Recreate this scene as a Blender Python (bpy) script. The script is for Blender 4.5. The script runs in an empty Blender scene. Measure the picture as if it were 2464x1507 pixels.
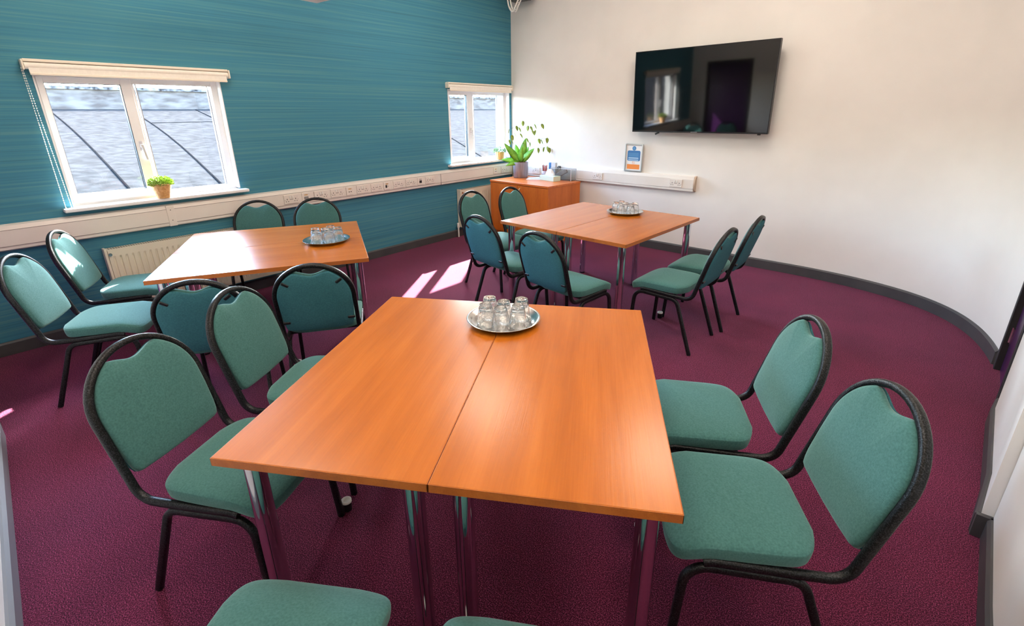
import bpy, bmesh, math, random
from math import sin, cos, pi, radians, sqrt, atan2
from mathutils import Vector, Matrix

sc = bpy.context.scene
COL = sc.collection
random.seed(7)

# ------------------------------------------------------------------ camera
CAMH = 1.571
cam_d = bpy.data.cameras.new('camera'); cam = bpy.data.objects.new('camera', cam_d); COL.objects.link(cam)
YAW, PITCH, ROLL = radians(40.044), radians(19.408), radians(-0.574)
fw = Vector((-sin(YAW) * cos(PITCH), cos(YAW) * cos(PITCH), -sin(PITCH)))
rt = Vector((cos(YAW), sin(YAW), 0)); up = rt.cross(fw)
rt2 = cos(ROLL) * rt + sin(ROLL) * up; up2 = -sin(ROLL) * rt + cos(ROLL) * up
M = Matrix((rt2, up2, -fw)).transposed().to_4x4(); M.translation = (0, 0, CAMH)
cam.matrix_world = M
cam_d.sensor_fit = 'HORIZONTAL'; cam_d.sensor_width = 36.0
cam_d.lens = 36.0 * 1154.92 / 2464
cam_d.shift_x = 0.0
cam_d.shift_y = (680.29 - 753.5) / 2464
cam_d.clip_start = 0.02; cam_d.clip_end = 200
sc.camera = cam

# ------------------------------------------------------------------ world, sun, exposure
SKY_STRENGTH = 12.0
SUN_STRENGTH = 120.0
LAMP_STRENGTH = 15.0
sc.view_settings.view_transform = 'Standard'; sc.view_settings.look = 'None'
sc.view_settings.gamma = 1.0; sc.view_settings.use_curve_mapping = False
sc.view_settings.exposure = 0.0
w = bpy.data.worlds.new('world'); sc.world = w; w.use_nodes = True
nt = w.node_tree; nt.nodes.clear()
sky = nt.nodes.new('ShaderNodeTexSky'); sky.sky_type = 'NISHITA'; sky.sun_disc = False
sky.sun_elevation = radians(32.5); sky.sun_rotation = radians(326); sky.air_density = 1.0; sky.dust_density = 1.0; sky.ozone_density = 2.0
bg = nt.nodes.new('ShaderNodeBackground'); bg.inputs['Strength'].default_value = SKY_STRENGTH
wo = nt.nodes.new('ShaderNodeOutputWorld')
nt.links.new(sky.outputs[0], bg.inputs[0]); nt.links.new(bg.outputs[0], wo.inputs[0])
sun_d = bpy.data.lights.new('sun', 'SUN'); sun = bpy.data.objects.new('sun', sun_d); COL.objects.link(sun)
el = radians(32.5); sv = Vector((0.56 * cos(el), -0.83 * cos(el), -sin(el))).normalized()
sun.rotation_euler = sv.to_track_quat('-Z', 'Y').to_euler(); sun.location = (-9, 8, 7)
sun_d.energy = SUN_STRENGTH; sun_d.color = (1.0, 0.95, 0.88); sun_d.angle = radians(0.6)
sc.cycles.max_bounces = 16; sc.cycles.diffuse_bounces = 5; sc.cycles.glossy_bounces = 4
sc.cycles.transmission_bounces = 16; sc.cycles.transparent_max_bounces = 24
sc.cycles.caustics_reflective = False; sc.cycles.caustics_refractive = False
sc.cycles.sample_clamp_indirect = 6.0
sc.cycles.use_denoising = True

XB = -4.67      # inner face of the blue wall
CEIL = 3.2
# window portals (light sampling only)
for i, (y0, y1) in enumerate(((0.617, 1.774), (4.36, 5.53))):
    ld = bpy.data.lights.new('window_portal', 'AREA'); lo = bpy.data.objects.new('window_portal', ld); COL.objects.link(lo)
    ld.shape = 'RECTANGLE'; ld.size = 0.95; ld.size_y = y1 - y0; ld.cycles.is_portal = True
    lo.location = (XB - 0.26, (y0 + y1) / 2, 1.40); lo.rotation_euler = (0, radians(-90), 0)

# ------------------------------------------------------------------ materials
def lin(c):
    c = c / 255.0
    return c / 12.92 if c <= 0.04045 else ((c + 0.055) / 1.055) ** 2.4
def rgb(r, g, b): return (lin(r), lin(g), lin(b), 1.0)

def mat(name, col, rough=0.6, metal=0.0, spec=0.5, **kw):
    m = bpy.data.materials.new(name); m.use_nodes = True
    b = m.node_tree.nodes['Principled BSDF']
    b.inputs['Base Color'].default_value = col
    b.inputs['Roughness'].default_value = rough
    b.inputs['Metallic'].default_value = metal
    b.inputs['Specular IOR Level'].default_value = spec
    for k, v in kw.items(): b.inputs[k.replace('_', ' ')].default_value = v
    return m

def noise_mat(name, c1, c2, scale=(1, 1, 1), nscale=5, detail=3, rough=0.7, bump=0.0, bscale=None, metal=0.0,
              spec=0.5, coords='Object', lo=0.35, hi=0.65, bdist=0.01, **kw):
    m = mat(name, c1, rough, metal, spec, **kw)
    n = m.node_tree.nodes; l = m.node_tree.links; b = n['Principled BSDF']
    tc = n.new('ShaderNodeTexCoord'); mp = n.new('ShaderNodeMapping'); mp.inputs['Scale'].default_value = scale
    l.new(tc.outputs[coords], mp.inputs[0])
    nz = n.new('ShaderNodeTexNoise'); nz.inputs['Scale'].default_value = nscale; nz.inputs['Detail'].default_value = detail
    l.new(mp.outputs[0], nz.inputs['Vector'])
    rp = n.new('ShaderNodeValToRGB'); rp.color_ramp.elements[0].position = lo; rp.color_ramp.elements[1].position = hi
    rp.color_ramp.elements[0].color = c1; rp.color_ramp.elements[1].color = c2
    l.new(nz.outputs[0], rp.inputs[0]); l.new(rp.outputs[0], b.inputs['Base Color'])
    if bump:
        bz = nz
        if bscale:
            bz = n.new('ShaderNodeTexNoise'); bz.inputs['Scale'].default_value = bscale; bz.inputs['Detail'].default_value = 2
            l.new(mp.outputs[0], bz.inputs['Vector'])
        bp = n.new('ShaderNodeBump'); bp.inputs['Strength'].default_value = bump; bp.inputs['Distance'].default_value = bdist
        l.new(bz.outputs[0], bp.inputs['Height']); l.new(bp.outputs[0], b.inputs['Normal'])
    return m

def ramp(n, stops):
    r = n.new('ShaderNodeValToRGB'); e = r.color_ramp.elements
    e[0].position, e[0].color = stops[0]; e[1].position, e[1].color = stops[-1]
    for p, c in stops[1:-1]:
        x = e.new(p); x.color = c
    return r

# blue striped wallpaper: thin irregular horizontal streaks
m_blue = mat('blue_wallpaper', rgb(50, 125, 150), 0.75, spec=0.25)
n = m_blue.node_tree.nodes; l = m_blue.node_tree.links; b = n['Principled BSDF']
tc = n.new('ShaderNodeTexCoord'); mp = n.new('ShaderNodeMapping'); mp.inputs['Scale'].default_value = (1, 0.32, 46)
l.new(tc.outputs['Object'], mp.inputs[0])
nz = n.new('ShaderNodeTexNoise'); nz.inputs['Scale'].default_value = 1.6; nz.inputs['Detail'].default_value = 4; nz.inputs['Roughness'].default_value = 0.55
l.new(mp.outputs[0], nz.inputs['Vector'])
rp = ramp(n, [(0.28, rgb(62, 116, 132)), (0.44, rgb(62, 126, 150)), (0.56, rgb(72, 132, 148)), (0.74, rgb(90, 142, 150))])
l.new(nz.outputs[0], rp.inputs[0])
l.new(rp.outputs[0], b.inputs['Base Color'])
bp = n.new('ShaderNodeBump'); bp.inputs['Strength'].default_value = 0.15; bp.inputs['Distance'].default_value = 0.002
l.new(nz.outputs[0], bp.inputs['Height']); l.new(bp.outputs[0], b.inputs['Normal'])

m_white = noise_mat('white_wall_paint', rgb(236, 232, 227), rgb(242, 238, 233), nscale=2.0, rough=0.75, spec=0.3, bump=0.05, bscale=120, bdist=0.002)
m_ceil = mat('ceiling_paint', rgb(238, 236, 232), 0.8)
m_render = mat('grey_outer_render', rgb(150, 148, 144), 0.9)
m_upvc = mat('white_upvc', rgb(246, 246, 246), 0.35)
m_trunk = noise_mat('cream_trunking_plastic', rgb(228, 219, 209), rgb(234, 226, 217), nscale=3, rough=0.42)
m_sock = mat('socket_plastic', rgb(232, 222, 212), 0.35)
m_pin = mat('dark_pin_hole', rgb(38, 32, 30), 0.6)
m_seamgrey = mat('grey_seam', rgb(150, 140, 134), 0.7)
m_label = mat('brass_label', rgb(190, 140, 60), 0.5)
m_skirt = noise_mat('charcoal_skirting_paint', rgb(64, 63, 66), rgb(72, 71, 73), nscale=6, rough=0.5)
m_skirt_pale = mat('grey_skirting_paint', rgb(124, 126, 132), 0.45)
m_door = noise_mat('purple_door_paint', rgb(56, 21, 66), rgb(64, 26, 74), nscale=4, rough=0.3)
m_doorframe = mat('black_door_frame', rgb(34, 32, 36), 0.7)

# carpet
m_carpet = mat('plum_cut_pile_carpet', rgb(120, 40, 78), 0.95, spec=0.1)
n = m_carpet.node_tree.nodes; l = m_carpet.node_tree.links; b = n['Principled BSDF']
b.inputs['Sheen Weight'].default_value = 0.2; b.inputs['Sheen Roughness'].default_value = 0.5
b.inputs['Sheen Tint'].default_value = rgb(235, 175, 205)
tc = n.new('ShaderNodeTexCoord')
n1 = n.new('ShaderNodeTexNoise'); n1.inputs['Scale'].default_value = 260; n1.inputs['Detail'].default_value = 2
n2 = n.new('ShaderNodeTexNoise'); n2.inputs['Scale'].default_value = 2.2; n2.inputs['Detail'].default_value = 3
for q in (n1, n2): l.new(tc.outputs['Object'], q.inputs['Vector'])
r1 = ramp(n, [(0.34, rgb(36, 5, 20)), (0.5, rgb(86, 22, 50)), (0.66, rgb(158, 68, 106))])
l.new(n1.outputs[0], r1.inputs[0])
r2 = ramp(n, [(0.3, (0.82, 0.82, 0.84, 1)), (0.7, (1.1, 1.06, 1.06, 1))])
l.new(n2.outputs[0], r2.inputs[0])
mx = n.new('ShaderNodeMix'); mx.data_type = 'RGBA'; mx.blend_type = 'MULTIPLY'; mx.inputs[0].default_value = 1.0
l.new(r1.outputs[0], mx.inputs[6]); l.new(r2.outputs[0], mx.inputs[7]); l.new(mx.outputs[2], b.inputs['Base Color'])
bp = n.new('ShaderNodeBump'); bp.inputs['Strength'].default_value = 0.7; bp.inputs['Distance'].default_value = 0.006
l.new(n1.outputs[0], bp.inputs['Height']); l.new(bp.outputs[0], b.inputs['Normal'])

# cherry laminate: grain runs along local x
def wood(name, dark, mid, light, rough=0.3, axis=(1.2, 14, 14), coat=0.0):
    m = mat(name, mid, rough, spec=0.5)
    n = m.node_tree.nodes; l = m.node_tree.links; b = n['Principled BSDF']
    tc = n.new('ShaderNodeTexCoord'); mp = n.new('ShaderNodeMapping'); mp.inputs['Scale'].default_value = axis
    oi = n.new('ShaderNodeObjectInfo'); va = n.new('ShaderNodeVectorMath'); va.operation = 'MULTIPLY_ADD'
    va.inputs[1].default_value = (7.3, 3.1, 5.7)
    l.new(oi.outputs['Random'], va.inputs[0]); l.new(tc.outputs['Object'], va.inputs[2])
    l.new(va.outputs[0], mp.inputs[0])
    n1 = n.new('ShaderNodeTexNoise'); n1.inputs['Scale'].default_value = 1.0; n1.inputs['Detail'].default_value = 4; n1.inputs['Distortion'].default_value = 0.6
    l.new(mp.outputs[0], n1.inputs['Vector'])
    mp2 = n.new('ShaderNodeMapping'); mp2.inputs['Scale'].default_value = (axis[0] * 5, axis[1] * 16, axis[2] * 16)
    l.new(va.outputs[0], mp2.inputs[0])
    n2 = n.new('ShaderNodeTexNoise'); n2.inputs['Scale'].default_value = 1.0; n2.inputs['Detail'].default_value = 2
    l.new(mp2.outputs[0], n2.inputs['Vector'])
    r = ramp(n, [(0.25, dark), (0.5, mid), (0.75, light)])
    ad = n.new('ShaderNodeMath'); ad.operation = 'MULTIPLY_ADD'; ad.inputs[1].default_value = 0.35; ad.inputs[2].default_value = -0.175
    l.new(n2.outputs[0], ad.inputs[0])
    a2 = n.new('ShaderNodeMath'); a2.operation = 'ADD'
    l.new(ad.outputs[0], a2.inputs[0]); l.new(n1.outputs[0], a2.inputs[1]); l.new(a2.outputs[0], r.inputs[0])
    l.new(r.outputs[0], b.inputs['Base Color'])
    bp = n.new('ShaderNodeBump'); bp.inputs['Strength'].default_value = 0.12; bp.inputs['Distance'].default_value = 0.0015
    l.new(n2.outputs[0], bp.inputs['Height']); l.new(bp.outputs[0], b.inputs['Normal'])
    return m
m_table = wood('cherry_laminate', rgb(166, 88, 18), rgb(178, 97, 23), rgb(188, 106, 31), rough=0.25)
m_table_edge = wood('cherry_edge_band', rgb(150, 78, 26), rgb(168, 92, 32), rgb(182, 104, 40), rough=0.4)
m_cab = wood('cabinet_cherry', rgb(190, 94, 24), rgb(206, 108, 32), rgb(214, 118, 42), rough=0.35, axis=(14, 14, 1.2))
m_cab_top = wood('cabinet_top_cherry', rgb(190, 90, 26), rgb(208, 108, 38), rgb(218, 122, 52), rough=0.3)
m_chrome = mat('chrome', (0.72, 0.73, 0.75, 1), 0.06, 1.0)
m_steel = noise_mat('brushed_steel', (0.70, 0.69, 0.67, 1), (0.82, 0.81, 0.79, 1), nscale=30, rough=0.2, metal=1.0)
m_blackmetal = mat('black_metal', rgb(22, 22, 24), 0.45)
m_frame = noise_mat('hammered_black_metal', rgb(15, 15, 16), rgb(56, 58, 62), nscale=260, detail=2, rough=0.36, metal=0.55, bump=0.5, bdist=0.002, lo=0.45, hi=0.72)
m_fabric = noise_mat('teal_green_woven_fabric', rgb(57, 99, 96), rgb(73, 116, 113), nscale=170, detail=3, rough=0.9, spec=0.15,
                     bump=0.35, bscale=420, bdist=0.002, lo=0.3, hi=0.7)
bf = m_fabric.node_tree.nodes['Principled BSDF']
bf.inputs['Sheen Weight'].default_value = 0.5; bf.inputs['Sheen Roughness'].default_value = 0.45; bf.inputs['Sheen Tint'].default_value = rgb(190, 230, 225)
m_shell = noise_mat('teal_back_fabric', rgb(52, 102, 112), rgb(62, 114, 124), nscale=170, rough=0.85, spec=0.15, bump=0.2, bscale=420, bdist=0.002)
m_whiteplastic = mat('white_plastic', rgb(235, 232, 225), 0.4)
m_blackplastic = mat('black_plastic', rgb(20, 20, 22), 0.4)
m_tvscreen = mat('glossy_black_screen', rgb(7, 7, 9), 0.045, spec=0.55)
m_radiator = mat('cream_radiator_enamel', rgb(232, 222, 202), 0.35)
m_radslot = mat('radiator_slot_shadow', rgb(120, 112, 98), 0.6)
m_blindfab = noise_mat('cream_blind_fabric', rgb(238, 232, 220), rgb(243, 237, 226), nscale=50, rough=0.85)
m_blindrail = mat('cream_blind_rail', rgb(236, 226, 208), 0.5)
m_silver = mat('silver_frame', rgb(190, 190, 190), 0.3, 0.6)
m_roof = noise_mat('grey_roofing_felt', rgb(33, 32, 31), rgb(43, 42, 41), nscale=7, detail=9, rough=1.0, spec=0.0)
m_roofseam = mat('dark_roof_seam', rgb(15, 15, 16), 1.0, spec=0.0)
m_parapet = noise_mat('weathered_blue_grey_parapet', rgb(56, 50, 47), rgb(80, 74, 70), scale=(1, 1, 3), nscale=3, detail=6, rough=1.0, spec=0.0)
m_coping = noise_mat('dark_coping', rgb(26, 25, 26), rgb(92, 88, 86), nscale=9, detail=5, rough=1.0, spec=0.0)

def glassy(name, tint, f0=0.04, rough=0.0):
    m = bpy.data.materials.new(name); m.use_nodes = True
    n = m.node_tree.nodes; l = m.node_tree.links; n.clear()
    o = n.new('ShaderNodeOutputMaterial'); tr = n.new('ShaderNodeBsdfTransparent'); tr.inputs[0].default_value = tint
    gl = n.new('ShaderNodeBsdfGlossy'); gl.inputs['Roughness'].default_value = rough
    lw = n.new('ShaderNodeLayerWeight'); lw.inputs[0].default_value = 0.5
    pw = n.new('ShaderNodeMath'); pw.operation = 'POWER'; pw.inputs[1].default_value = 4.0
    ma = n.new('ShaderNodeMath'); ma.operation = 'MULTIPLY_ADD'; ma.inputs[1].default_value = 0.8; ma.inputs[2].default_value = f0
    mx = n.new('ShaderNodeMixShader')
    l.new(lw.outputs['Facing'], pw.inputs[0]); l.new(pw.outputs[0], ma.inputs[0])
    l.new(ma.outputs[0], mx.inputs[0]); l.new(tr.outputs[0], mx.inputs[1]); l.new(gl.outputs[0], mx.inputs[2]); l.new(mx.outputs[0], o.inputs[0])
    return m
m_pane = glassy('window_glass', (0.95, 0.97, 0.97, 1))
m_clear = glassy('clear_acrylic', (0.93, 0.95, 0.96, 1), 0.05)
m_tumbler = mat('clear_glass', (1, 1, 1, 1), 0.0, IOR=1.45, Transmission_Weight=1.0)
n = m_tumbler.node_tree.nodes; l = m_tumbler.node_tree.links
tr_ = n.new('ShaderNodeBsdfTransparent'); tr_.inputs[0].default_value = (0.97, 0.98, 0.98, 1); ms_ = n.new('ShaderNodeMixShader'); ms_.inputs[0].default_value = 0.82
l.new(tr_.outputs[0], ms_.inputs[1]); l.new(n['Principled BSDF'].outputs[0], ms_.inputs[2]); l.new(ms_.outputs[0], n['Material Output'].inputs[0])
m_leaf = noise_mat('fresh_green_leaf', rgb(98, 160, 40), rgb(140, 200, 70), nscale=14, rough=0.45, Subsurface_Weight=0.0)
m_leafdark = noise_mat('olive_leaf', rgb(120, 140, 40), rgb(160, 176, 70), nscale=20, rough=0.5)
m_sprig = noise_mat('yellow_green_sprigs', rgb(96, 132, 36), rgb(176, 196, 92), nscale=60, rough=0.6)
m_sprig2 = noise_mat('grey_green_sprigs', rgb(90, 130, 84), rgb(130, 165, 115), nscale=40, rough=0.6)
m_stem = mat('brown_stem', rgb(96, 84, 40), 0.7)
m_soil = noise_mat('brown_bark_soil', rgb(96, 52, 34), rgb(150, 92, 64), nscale=60, rough=0.9)
m_pot = noise_mat('grey_glazed_ceramic', rgb(104, 102, 112), rgb(146, 140, 150), scale=(6, 6, 0.6), nscale=5, rough=0.3)
m_wicker = noise_mat('tan_wicker', rgb(206, 150, 92), rgb(232, 186, 128), nscale=60, rough=0.7)
m_slatpot = noise_mat('golden_wood_slats', rgb(200, 150, 82), rgb(226, 180, 110), scale=(1, 1, 0.2), nscale=60, rough=0.6)
m_paper = mat('white_paper', rgb(240, 240, 240), 0.8)
m_mint = mat('mint_tissue_box', rgb(206, 226, 208), 0.6)
m_navy = mat('blue_print', rgb(60, 118, 176), 0.5)
m_orange = mat('orange_print', rgb(236, 140, 62), 0.5)
m_pinkpen = mat('red_pens', rgb(196, 92, 76), 0.4)
m_palegrey = mat('pale_grey_plastic', rgb(206, 204, 206), 0.5)
m_paleprint = mat('pale_blue_print', rgb(170, 205, 230), 0.5)

def emis(name, col, s):
    m = bpy.data.materials.new(name); m.use_nodes = True
    b = m.node_tree.nodes['Principled BSDF']; b.inputs['Base Color'].default_value = (0.8, 0.8, 0.8, 1)
    b.inputs['Emission Color'].default_value = col; b.inputs['Emission Strength'].default_value = s
    return m
m_lamp = emis('lit_diffuser', (1.0, 0.89, 0.76, 1), LAMP_STRENGTH)

# ------------------------------------------------------------------ mesh helpers
class MB:
    def __init__(s): s.v = []; s.f = []; s.sm = []
    def add(s, vs, fs, smooth=False):
        o = len(s.v); s.v += [tuple(x) for x in vs]; s.f += [tuple(i + o for i in f) for f in fs]; s.sm += [smooth] * len(fs)
    def box(s, x0, x1, y0, y1, z0, z1):
        v = [(x, y, z) for z in (z0, z1) for y in (y0, y1) for x in (x0, x1)]
        s.add(v, [(0, 2, 3, 1), (4, 5, 7, 6), (0, 1, 5, 4), (2, 6, 7, 3), (0, 4, 6, 2), (1, 3, 7, 5)]); return s
    def obox(s, c, ex, ey, ez):   # oriented box by half vectors
        c, ex, ey, ez = map(Vector, (c, ex, ey, ez))
        v = [c + a * ex + b_ * ey + d * ez for d in (-1, 1) for b_ in (-1, 1) for a in (-1, 1)]
        s.add(v, [(0, 2, 3, 1), (4, 5, 7, 6), (0, 1, 5, 4), (2, 6, 7, 3), (0, 4, 6, 2), (1, 3, 7, 5)]); return s
    def rings(s, rs, closed=True, cap0=True, cap1=True, smooth=True, loop=False):
        n_ = len(rs[0]); vs = [p for r in rs for p in r]; fs = []
        m_ = len(rs)
        for i in range(m_ if loop else m_ - 1):
            a = i * n_; b_ = ((i + 1) % m_) * n_
            for j in range(n_ if closed else n_ - 1):
                k = (j + 1) % n_; fs.append((a + j, a + k, b_ + k, b_ + j))
        s.add(vs, fs, smooth)
        if closed and not loop:
            if cap0: s.add(rs[0], [tuple(reversed(range(n_)))], False)
            if cap1: s.add(rs[-1], [tuple(range(n_))], False)
        return s
    def lathe(s, prof, segs=24, c=(0, 0, 0), cap0=True, cap1=True, smooth=True, facet=None):
        rs = []
        for r, z in prof:
            rs.append([(c[0] + r * cos(2 * pi * k / segs), c[1] + r * sin(2 * pi * k / segs), c[2] + z) for k in range(segs)])
        s.rings(rs, True, cap0, cap1, smooth); return s
    def tube(s, path, prof, side=(1, 0, 0), cap=True, smooth=True, loop=False):
        # profile coordinates (a along 'side'-like axis, b along the in-plane normal); side is transported
        P = [Vector(p) for p in path]; n_ = len(P); rs = []
        sd = Vector(side)
        for i in range(n_):
            if loop: t = P[(i + 1) % n_] - P[i - 1]
            else: t = P[min(i + 1, n_ - 1)] - P[max(i - 1, 0)]
            t.normalize()
            sd = (sd - t * sd.dot(t)); sd.normalize(); nn = t.cross(sd)
            rs.append([P[i] + sd * a + nn * b_ for a, b_ in prof])
        s.rings(rs, True, cap, cap, smooth, loop); return s
    def prism(s, poly, z0, z1):
        n_ = len(poly); v = [(x, y, z0) for x, y in poly] + [(x, y, z1) for x, y in poly]
        s.add(v, [tuple(reversed(range(n_))), tuple(range(n_, 2 * n_))] + [(i, (i + 1) % n_, n_ + (i + 1) % n_, n_ + i) for i in range(n_)]); return s
    def build(s, name, m, parent=None, bevel=0.0, seg=2, loc=None, rotz=0.0, weld=False, auto=None):
        me = bpy.data.meshes.new(name); me.from_pydata(s.v, [], s.f); me.update()
        me.polygons.foreach_set('use_smooth', s.sm)
        bm = bmesh.new(); bm.from_mesh(me)
        if weld or bevel: bmesh.ops.remove_doubles(bm, verts=bm.verts, dist=1e-5)
        bmesh.ops.recalc_face_normals(bm, faces=bm.faces)
        if bevel:
            ed = [e for e in bm.edges if len(e.link_faces) == 2 and e.calc_face_angle(0) > 0.5]
            bmesh.ops.bevel(bm, geom=ed, offset=bevel, segments=seg, affect='EDGES', profile=0.5, clamp_overlap=True)
        bm.to_mesh(me); bm.free()
        if isinstance(m, (list, tuple)):
            for q in m: me.materials.append(q)
        else: me.materials.append(m)
        o = bpy.data.objects.new(name, me); COL.objects.link(o)
        if loc is not None: o.location = loc
        o.rotation_euler.z = rotz
        if parent is not None: o.parent = parent
        return o

def circ(r, n_=12): return [(r * cos(2 * pi * k / n_), r * sin(2 * pi * k / n_)) for k in range(n_)]
def rrect(wa, wb, r, k=3):
    out = []
    for cx, cy, a0 in ((wa - r, wb - r, 0), (-wa + r, wb - r, 90), (-wa + r, -wb + r, 180), (wa - r, -wb + r, 270)):
        for i in range(k + 1):
            a = radians(a0 + 90 * i / k); out.append((cx + r * cos(a), cy + r * sin(a)))
    return out
def arc(c, r, a0, a1, n_, fn): return [fn(c[0] + r * cos(a0 + (a1 - a0) * i / n_), c[1] + r * sin(a0 + (a1 - a0) * i / n_)) for i in range(n_ + 1)]

def thing(name, label, cat, loc=(0, 0, 0), rotz=0.0, group=None):
    o = bpy.data.objects.new(name, None); COL.objects.link(o); o.empty_display_size = 0.1
    o.location = loc; o.rotation_euler = (0, 0, rotz); o['label'] = label; o['category'] = cat
    if group: o['group'] = group
    return o
def tag(o, label, cat, group=None):
    o['label'] = label; o['category'] = cat
    if group: o['group'] = group
    return o
def struct(o): o['kind'] = 'structure'; return o
def dup(root, loc, rotz, label, group=None):
    r = root.copy(); COL.objects.link(r); r.location = loc; r.rotation_euler = (0, 0, rotz); r['label'] = label
    if group: r['group'] = group
    for ch in list(root.children):
        c = ch.copy(); COL.objects.link(c); c.parent = r
        for g in ch.children:
            d = g.copy(); COL.objects.link(d); d.parent = c
    return r

# ------------------------------------------------------------------ room shell
# plan line of the long white wall, straight and then sweeping round on the right
BACK = [(-4.67, 5.585), (-4.0, 5.545), (-3.2, 5.50), (-2.5, 5.462), (-1.9, 5.44), (-1.3, 5.415), (-0.85, 5.395),
        (-0.6, 5.37), (-0.38, 5.33), (-0.17, 5.27), (0.03, 5.185), (0.21, 5.07), (0.36, 4.92), (0.47, 4.745),
        (0.55, 4.54), (0.60, 4.32), (0.628, 4.10)]
def catmull(P, k=6):
    out = []
    for i in range(len(P) - 1):
        p0 = P[max(i - 1, 0)]; p1 = P[i]; p2 = P[i + 1]; p3 = P[min(i + 2, len(P) - 1)]
        for j in range(k):
            t = j / k
            out.append(tuple(0.5 * (2 * p1[a] + (-p0[a] + p2[a]) * t + (2 * p0[a] - 5 * p1[a] + 4 * p2[a] - p3[a]) * t * t
                                    + (-p0[a] + 3 * p1[a] - 3 * p2[a] + p3[a]) * t ** 3) for a in range(2)))
    out.append(P[-1]); return out
BACKS = catmull(BACK)
def offset(P, d):
    out = []
    for i, p in enumerate(P):
        a = Vector(P[max(i - 1, 0)]); b_ = Vector(P[min(i + 1, len(P) - 1)]); t = (b_ - a).normalized()
        out.append((p[0] - t.y * d, p[1] + t.x * d))     # +d = to the left of travel
    return out
def ribbon_wall(P, th, z0, z1):
    mb = MB(); Q = offset(P, th)
    rs = [[(p[0], p[1], z0), (p[0], p[1], z1), (q[0], q[1], z1), (q[0], q[1], z0)] for p, q in zip(P, Q)]
    mb.rings(rs, True, True, True, True)
    return mb
o = ribbon_wall(BACKS, 0.15, 0, CEIL).build('wall_back', m_white); struct(o)
for p in o.data.polygons: p.use_smooth = abs(p.normal.z) < 0.5
def smooth_angle(o, a=35):
    bm = bmesh.new(); bm.from_mesh(o.data)
    for e in bm.edges:
        if len(e.link_faces) == 2 and e.calc_face_angle(0) > radians(a): e.smooth = False
    bm.to_mesh(o.data); bm.free()
smooth_angle(o)

# blue wall with the two window openings
TH = 0.24
W1 = (0.617, 1.774, 0.935, 1.862); W2 = (4.36, 5.535, 0.935, 1.862)
mb = MB(); xo = XB - TH
def wseg(y0, y1, z0, z1): mb.box(xo, XB, y0, y1, z0, z1)
Y0, Y1 = -0.3, 5.72
wseg(Y0, W1[0], 0, CEIL); wseg(W1[0], W1[1], 0, W1[2]); wseg(W1[0], W1[1], W1[3], CEIL)
wseg(W1[1], W2[0], 0, CEIL); wseg(W2[0], W2[1], 0, W2[2]); wseg(W2[0], W2[1], W2[3], CEIL); wseg(W2[1], Y1, 0, CEIL)
struct(mb.build('wall_left', m_blue))

# near wall (behind and left of the camera) with the purple door opening at its far end
def front_y(x): return -0.035 - (x + 4.67) * 0.062
mb = MB()
fx = [(-4.67), (-4.36), (-3.46), (0.55)]
def fseg(xa, xb, z0, z1):
    ya, yb = front_y(xa), front_y(xb)
    mb.prism([(xa, ya), (xa, ya - 0.15), (xb, yb - 0.15), (xb, yb)], z0, z1)
fseg(-4.80, fx[1], 0, CEIL); fseg(fx[1], fx[2], 2.0, CEIL); fseg(fx[2], 0.75, 0, CEIL)
struct(mb.build('wall_front', m_white))
# right wall pieces: beyond door, door opening, near part with a boxed pier
RW = [(0.46, -0.6), (0.415, 0.2), (0.445, 1.2), (0.483, 2.25), (0.449, 2.262), (0.50, 2.59), (0.55, 3.25), (0.583, 3.40)]
mb = MB()
def rseg(a, b_, z0, z1, th=0.16): mb.prism([a, (a[0] + th, a[1]), (b_[0] + th, b_[1]), b_], z0, z1)
NEARW = [(0.36, -0.45), (0.40, 0.6), (0.453, 1.787), (0.484, 2.262)]
for a, b_ in zip(NEARW[:-1], NEARW[1:]): rseg(a, b_, 0, CEIL, 0.3)
PIERW = [(0.450, 2.266), (0.499, 2.586), (0.550, 3.246), (0.583, 3.40)]
for a, b_ in zip(PIERW[:-1], PIERW[1:]): rseg(a, b_, 0, CEIL, 0.3)
rseg((0.583, 3.40), (0.628, 4.10), 2.05, CEIL, 0.3)
struct(mb.build('wall_right', m_white))
struct(MB().box(-4.95, 1.2, -0.75, 5.9, -0.12, 0).build('floor', m_carpet))
struct(MB().box(-4.95, 1.2, -0.75, 5.9, CEIL, CEIL + 0.1).build('ceiling', m_ceil))

# skirtings: 100 mm, chamfered top
def skirting(name, P, m, h=0.1, th=0.018):
    Q = offset(P, -th); R = offset(P, -th * 0.45)
    rs = [[(p[0], p[1], 0.001), (p[0], p[1], h), (r[0], r[1], h), (q[0], q[1], h - 0.012), (q[0], q[1], 0.001)] for p, q, r in zip(P, Q, R)]
    o = MB().rings(rs, True, True, True, True).build(name, m); smooth_angle(o, 25); return struct(o)
skirting('baseboard_back', BACKS[:-1], m_skirt)
skirting('baseboard_left', [(XB, -0.02), (XB, 2.0), (XB, 5.55)], m_skirt, h=0.095, th=0.02)
skirting('baseboard_front', [(0.34, front_y(0.34)), (-1.5, front_y(-1.5)), (-3.40, front_y(-3.40))], m_skirt_pale, h=0.1, th=0.02)
skirting('baseboard_right', [(0.578, 3.385), (0.550, 3.246), (0.499, 2.586), (0.450, 2.268)], m_skirt, h=0.1, th=0.016)
skirting('baseboard_right', [(0.484, 2.255), (0.453, 1.787), (0.40, 0.6), (0.37, -0.35)], m_skirt, h=0.1, th=0.016)
o = MB().box(0.436, 0.49, 2.246, 2.266, 0.001, 0.1).build('baseboard_right', m_skirt); struct(o)

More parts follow.
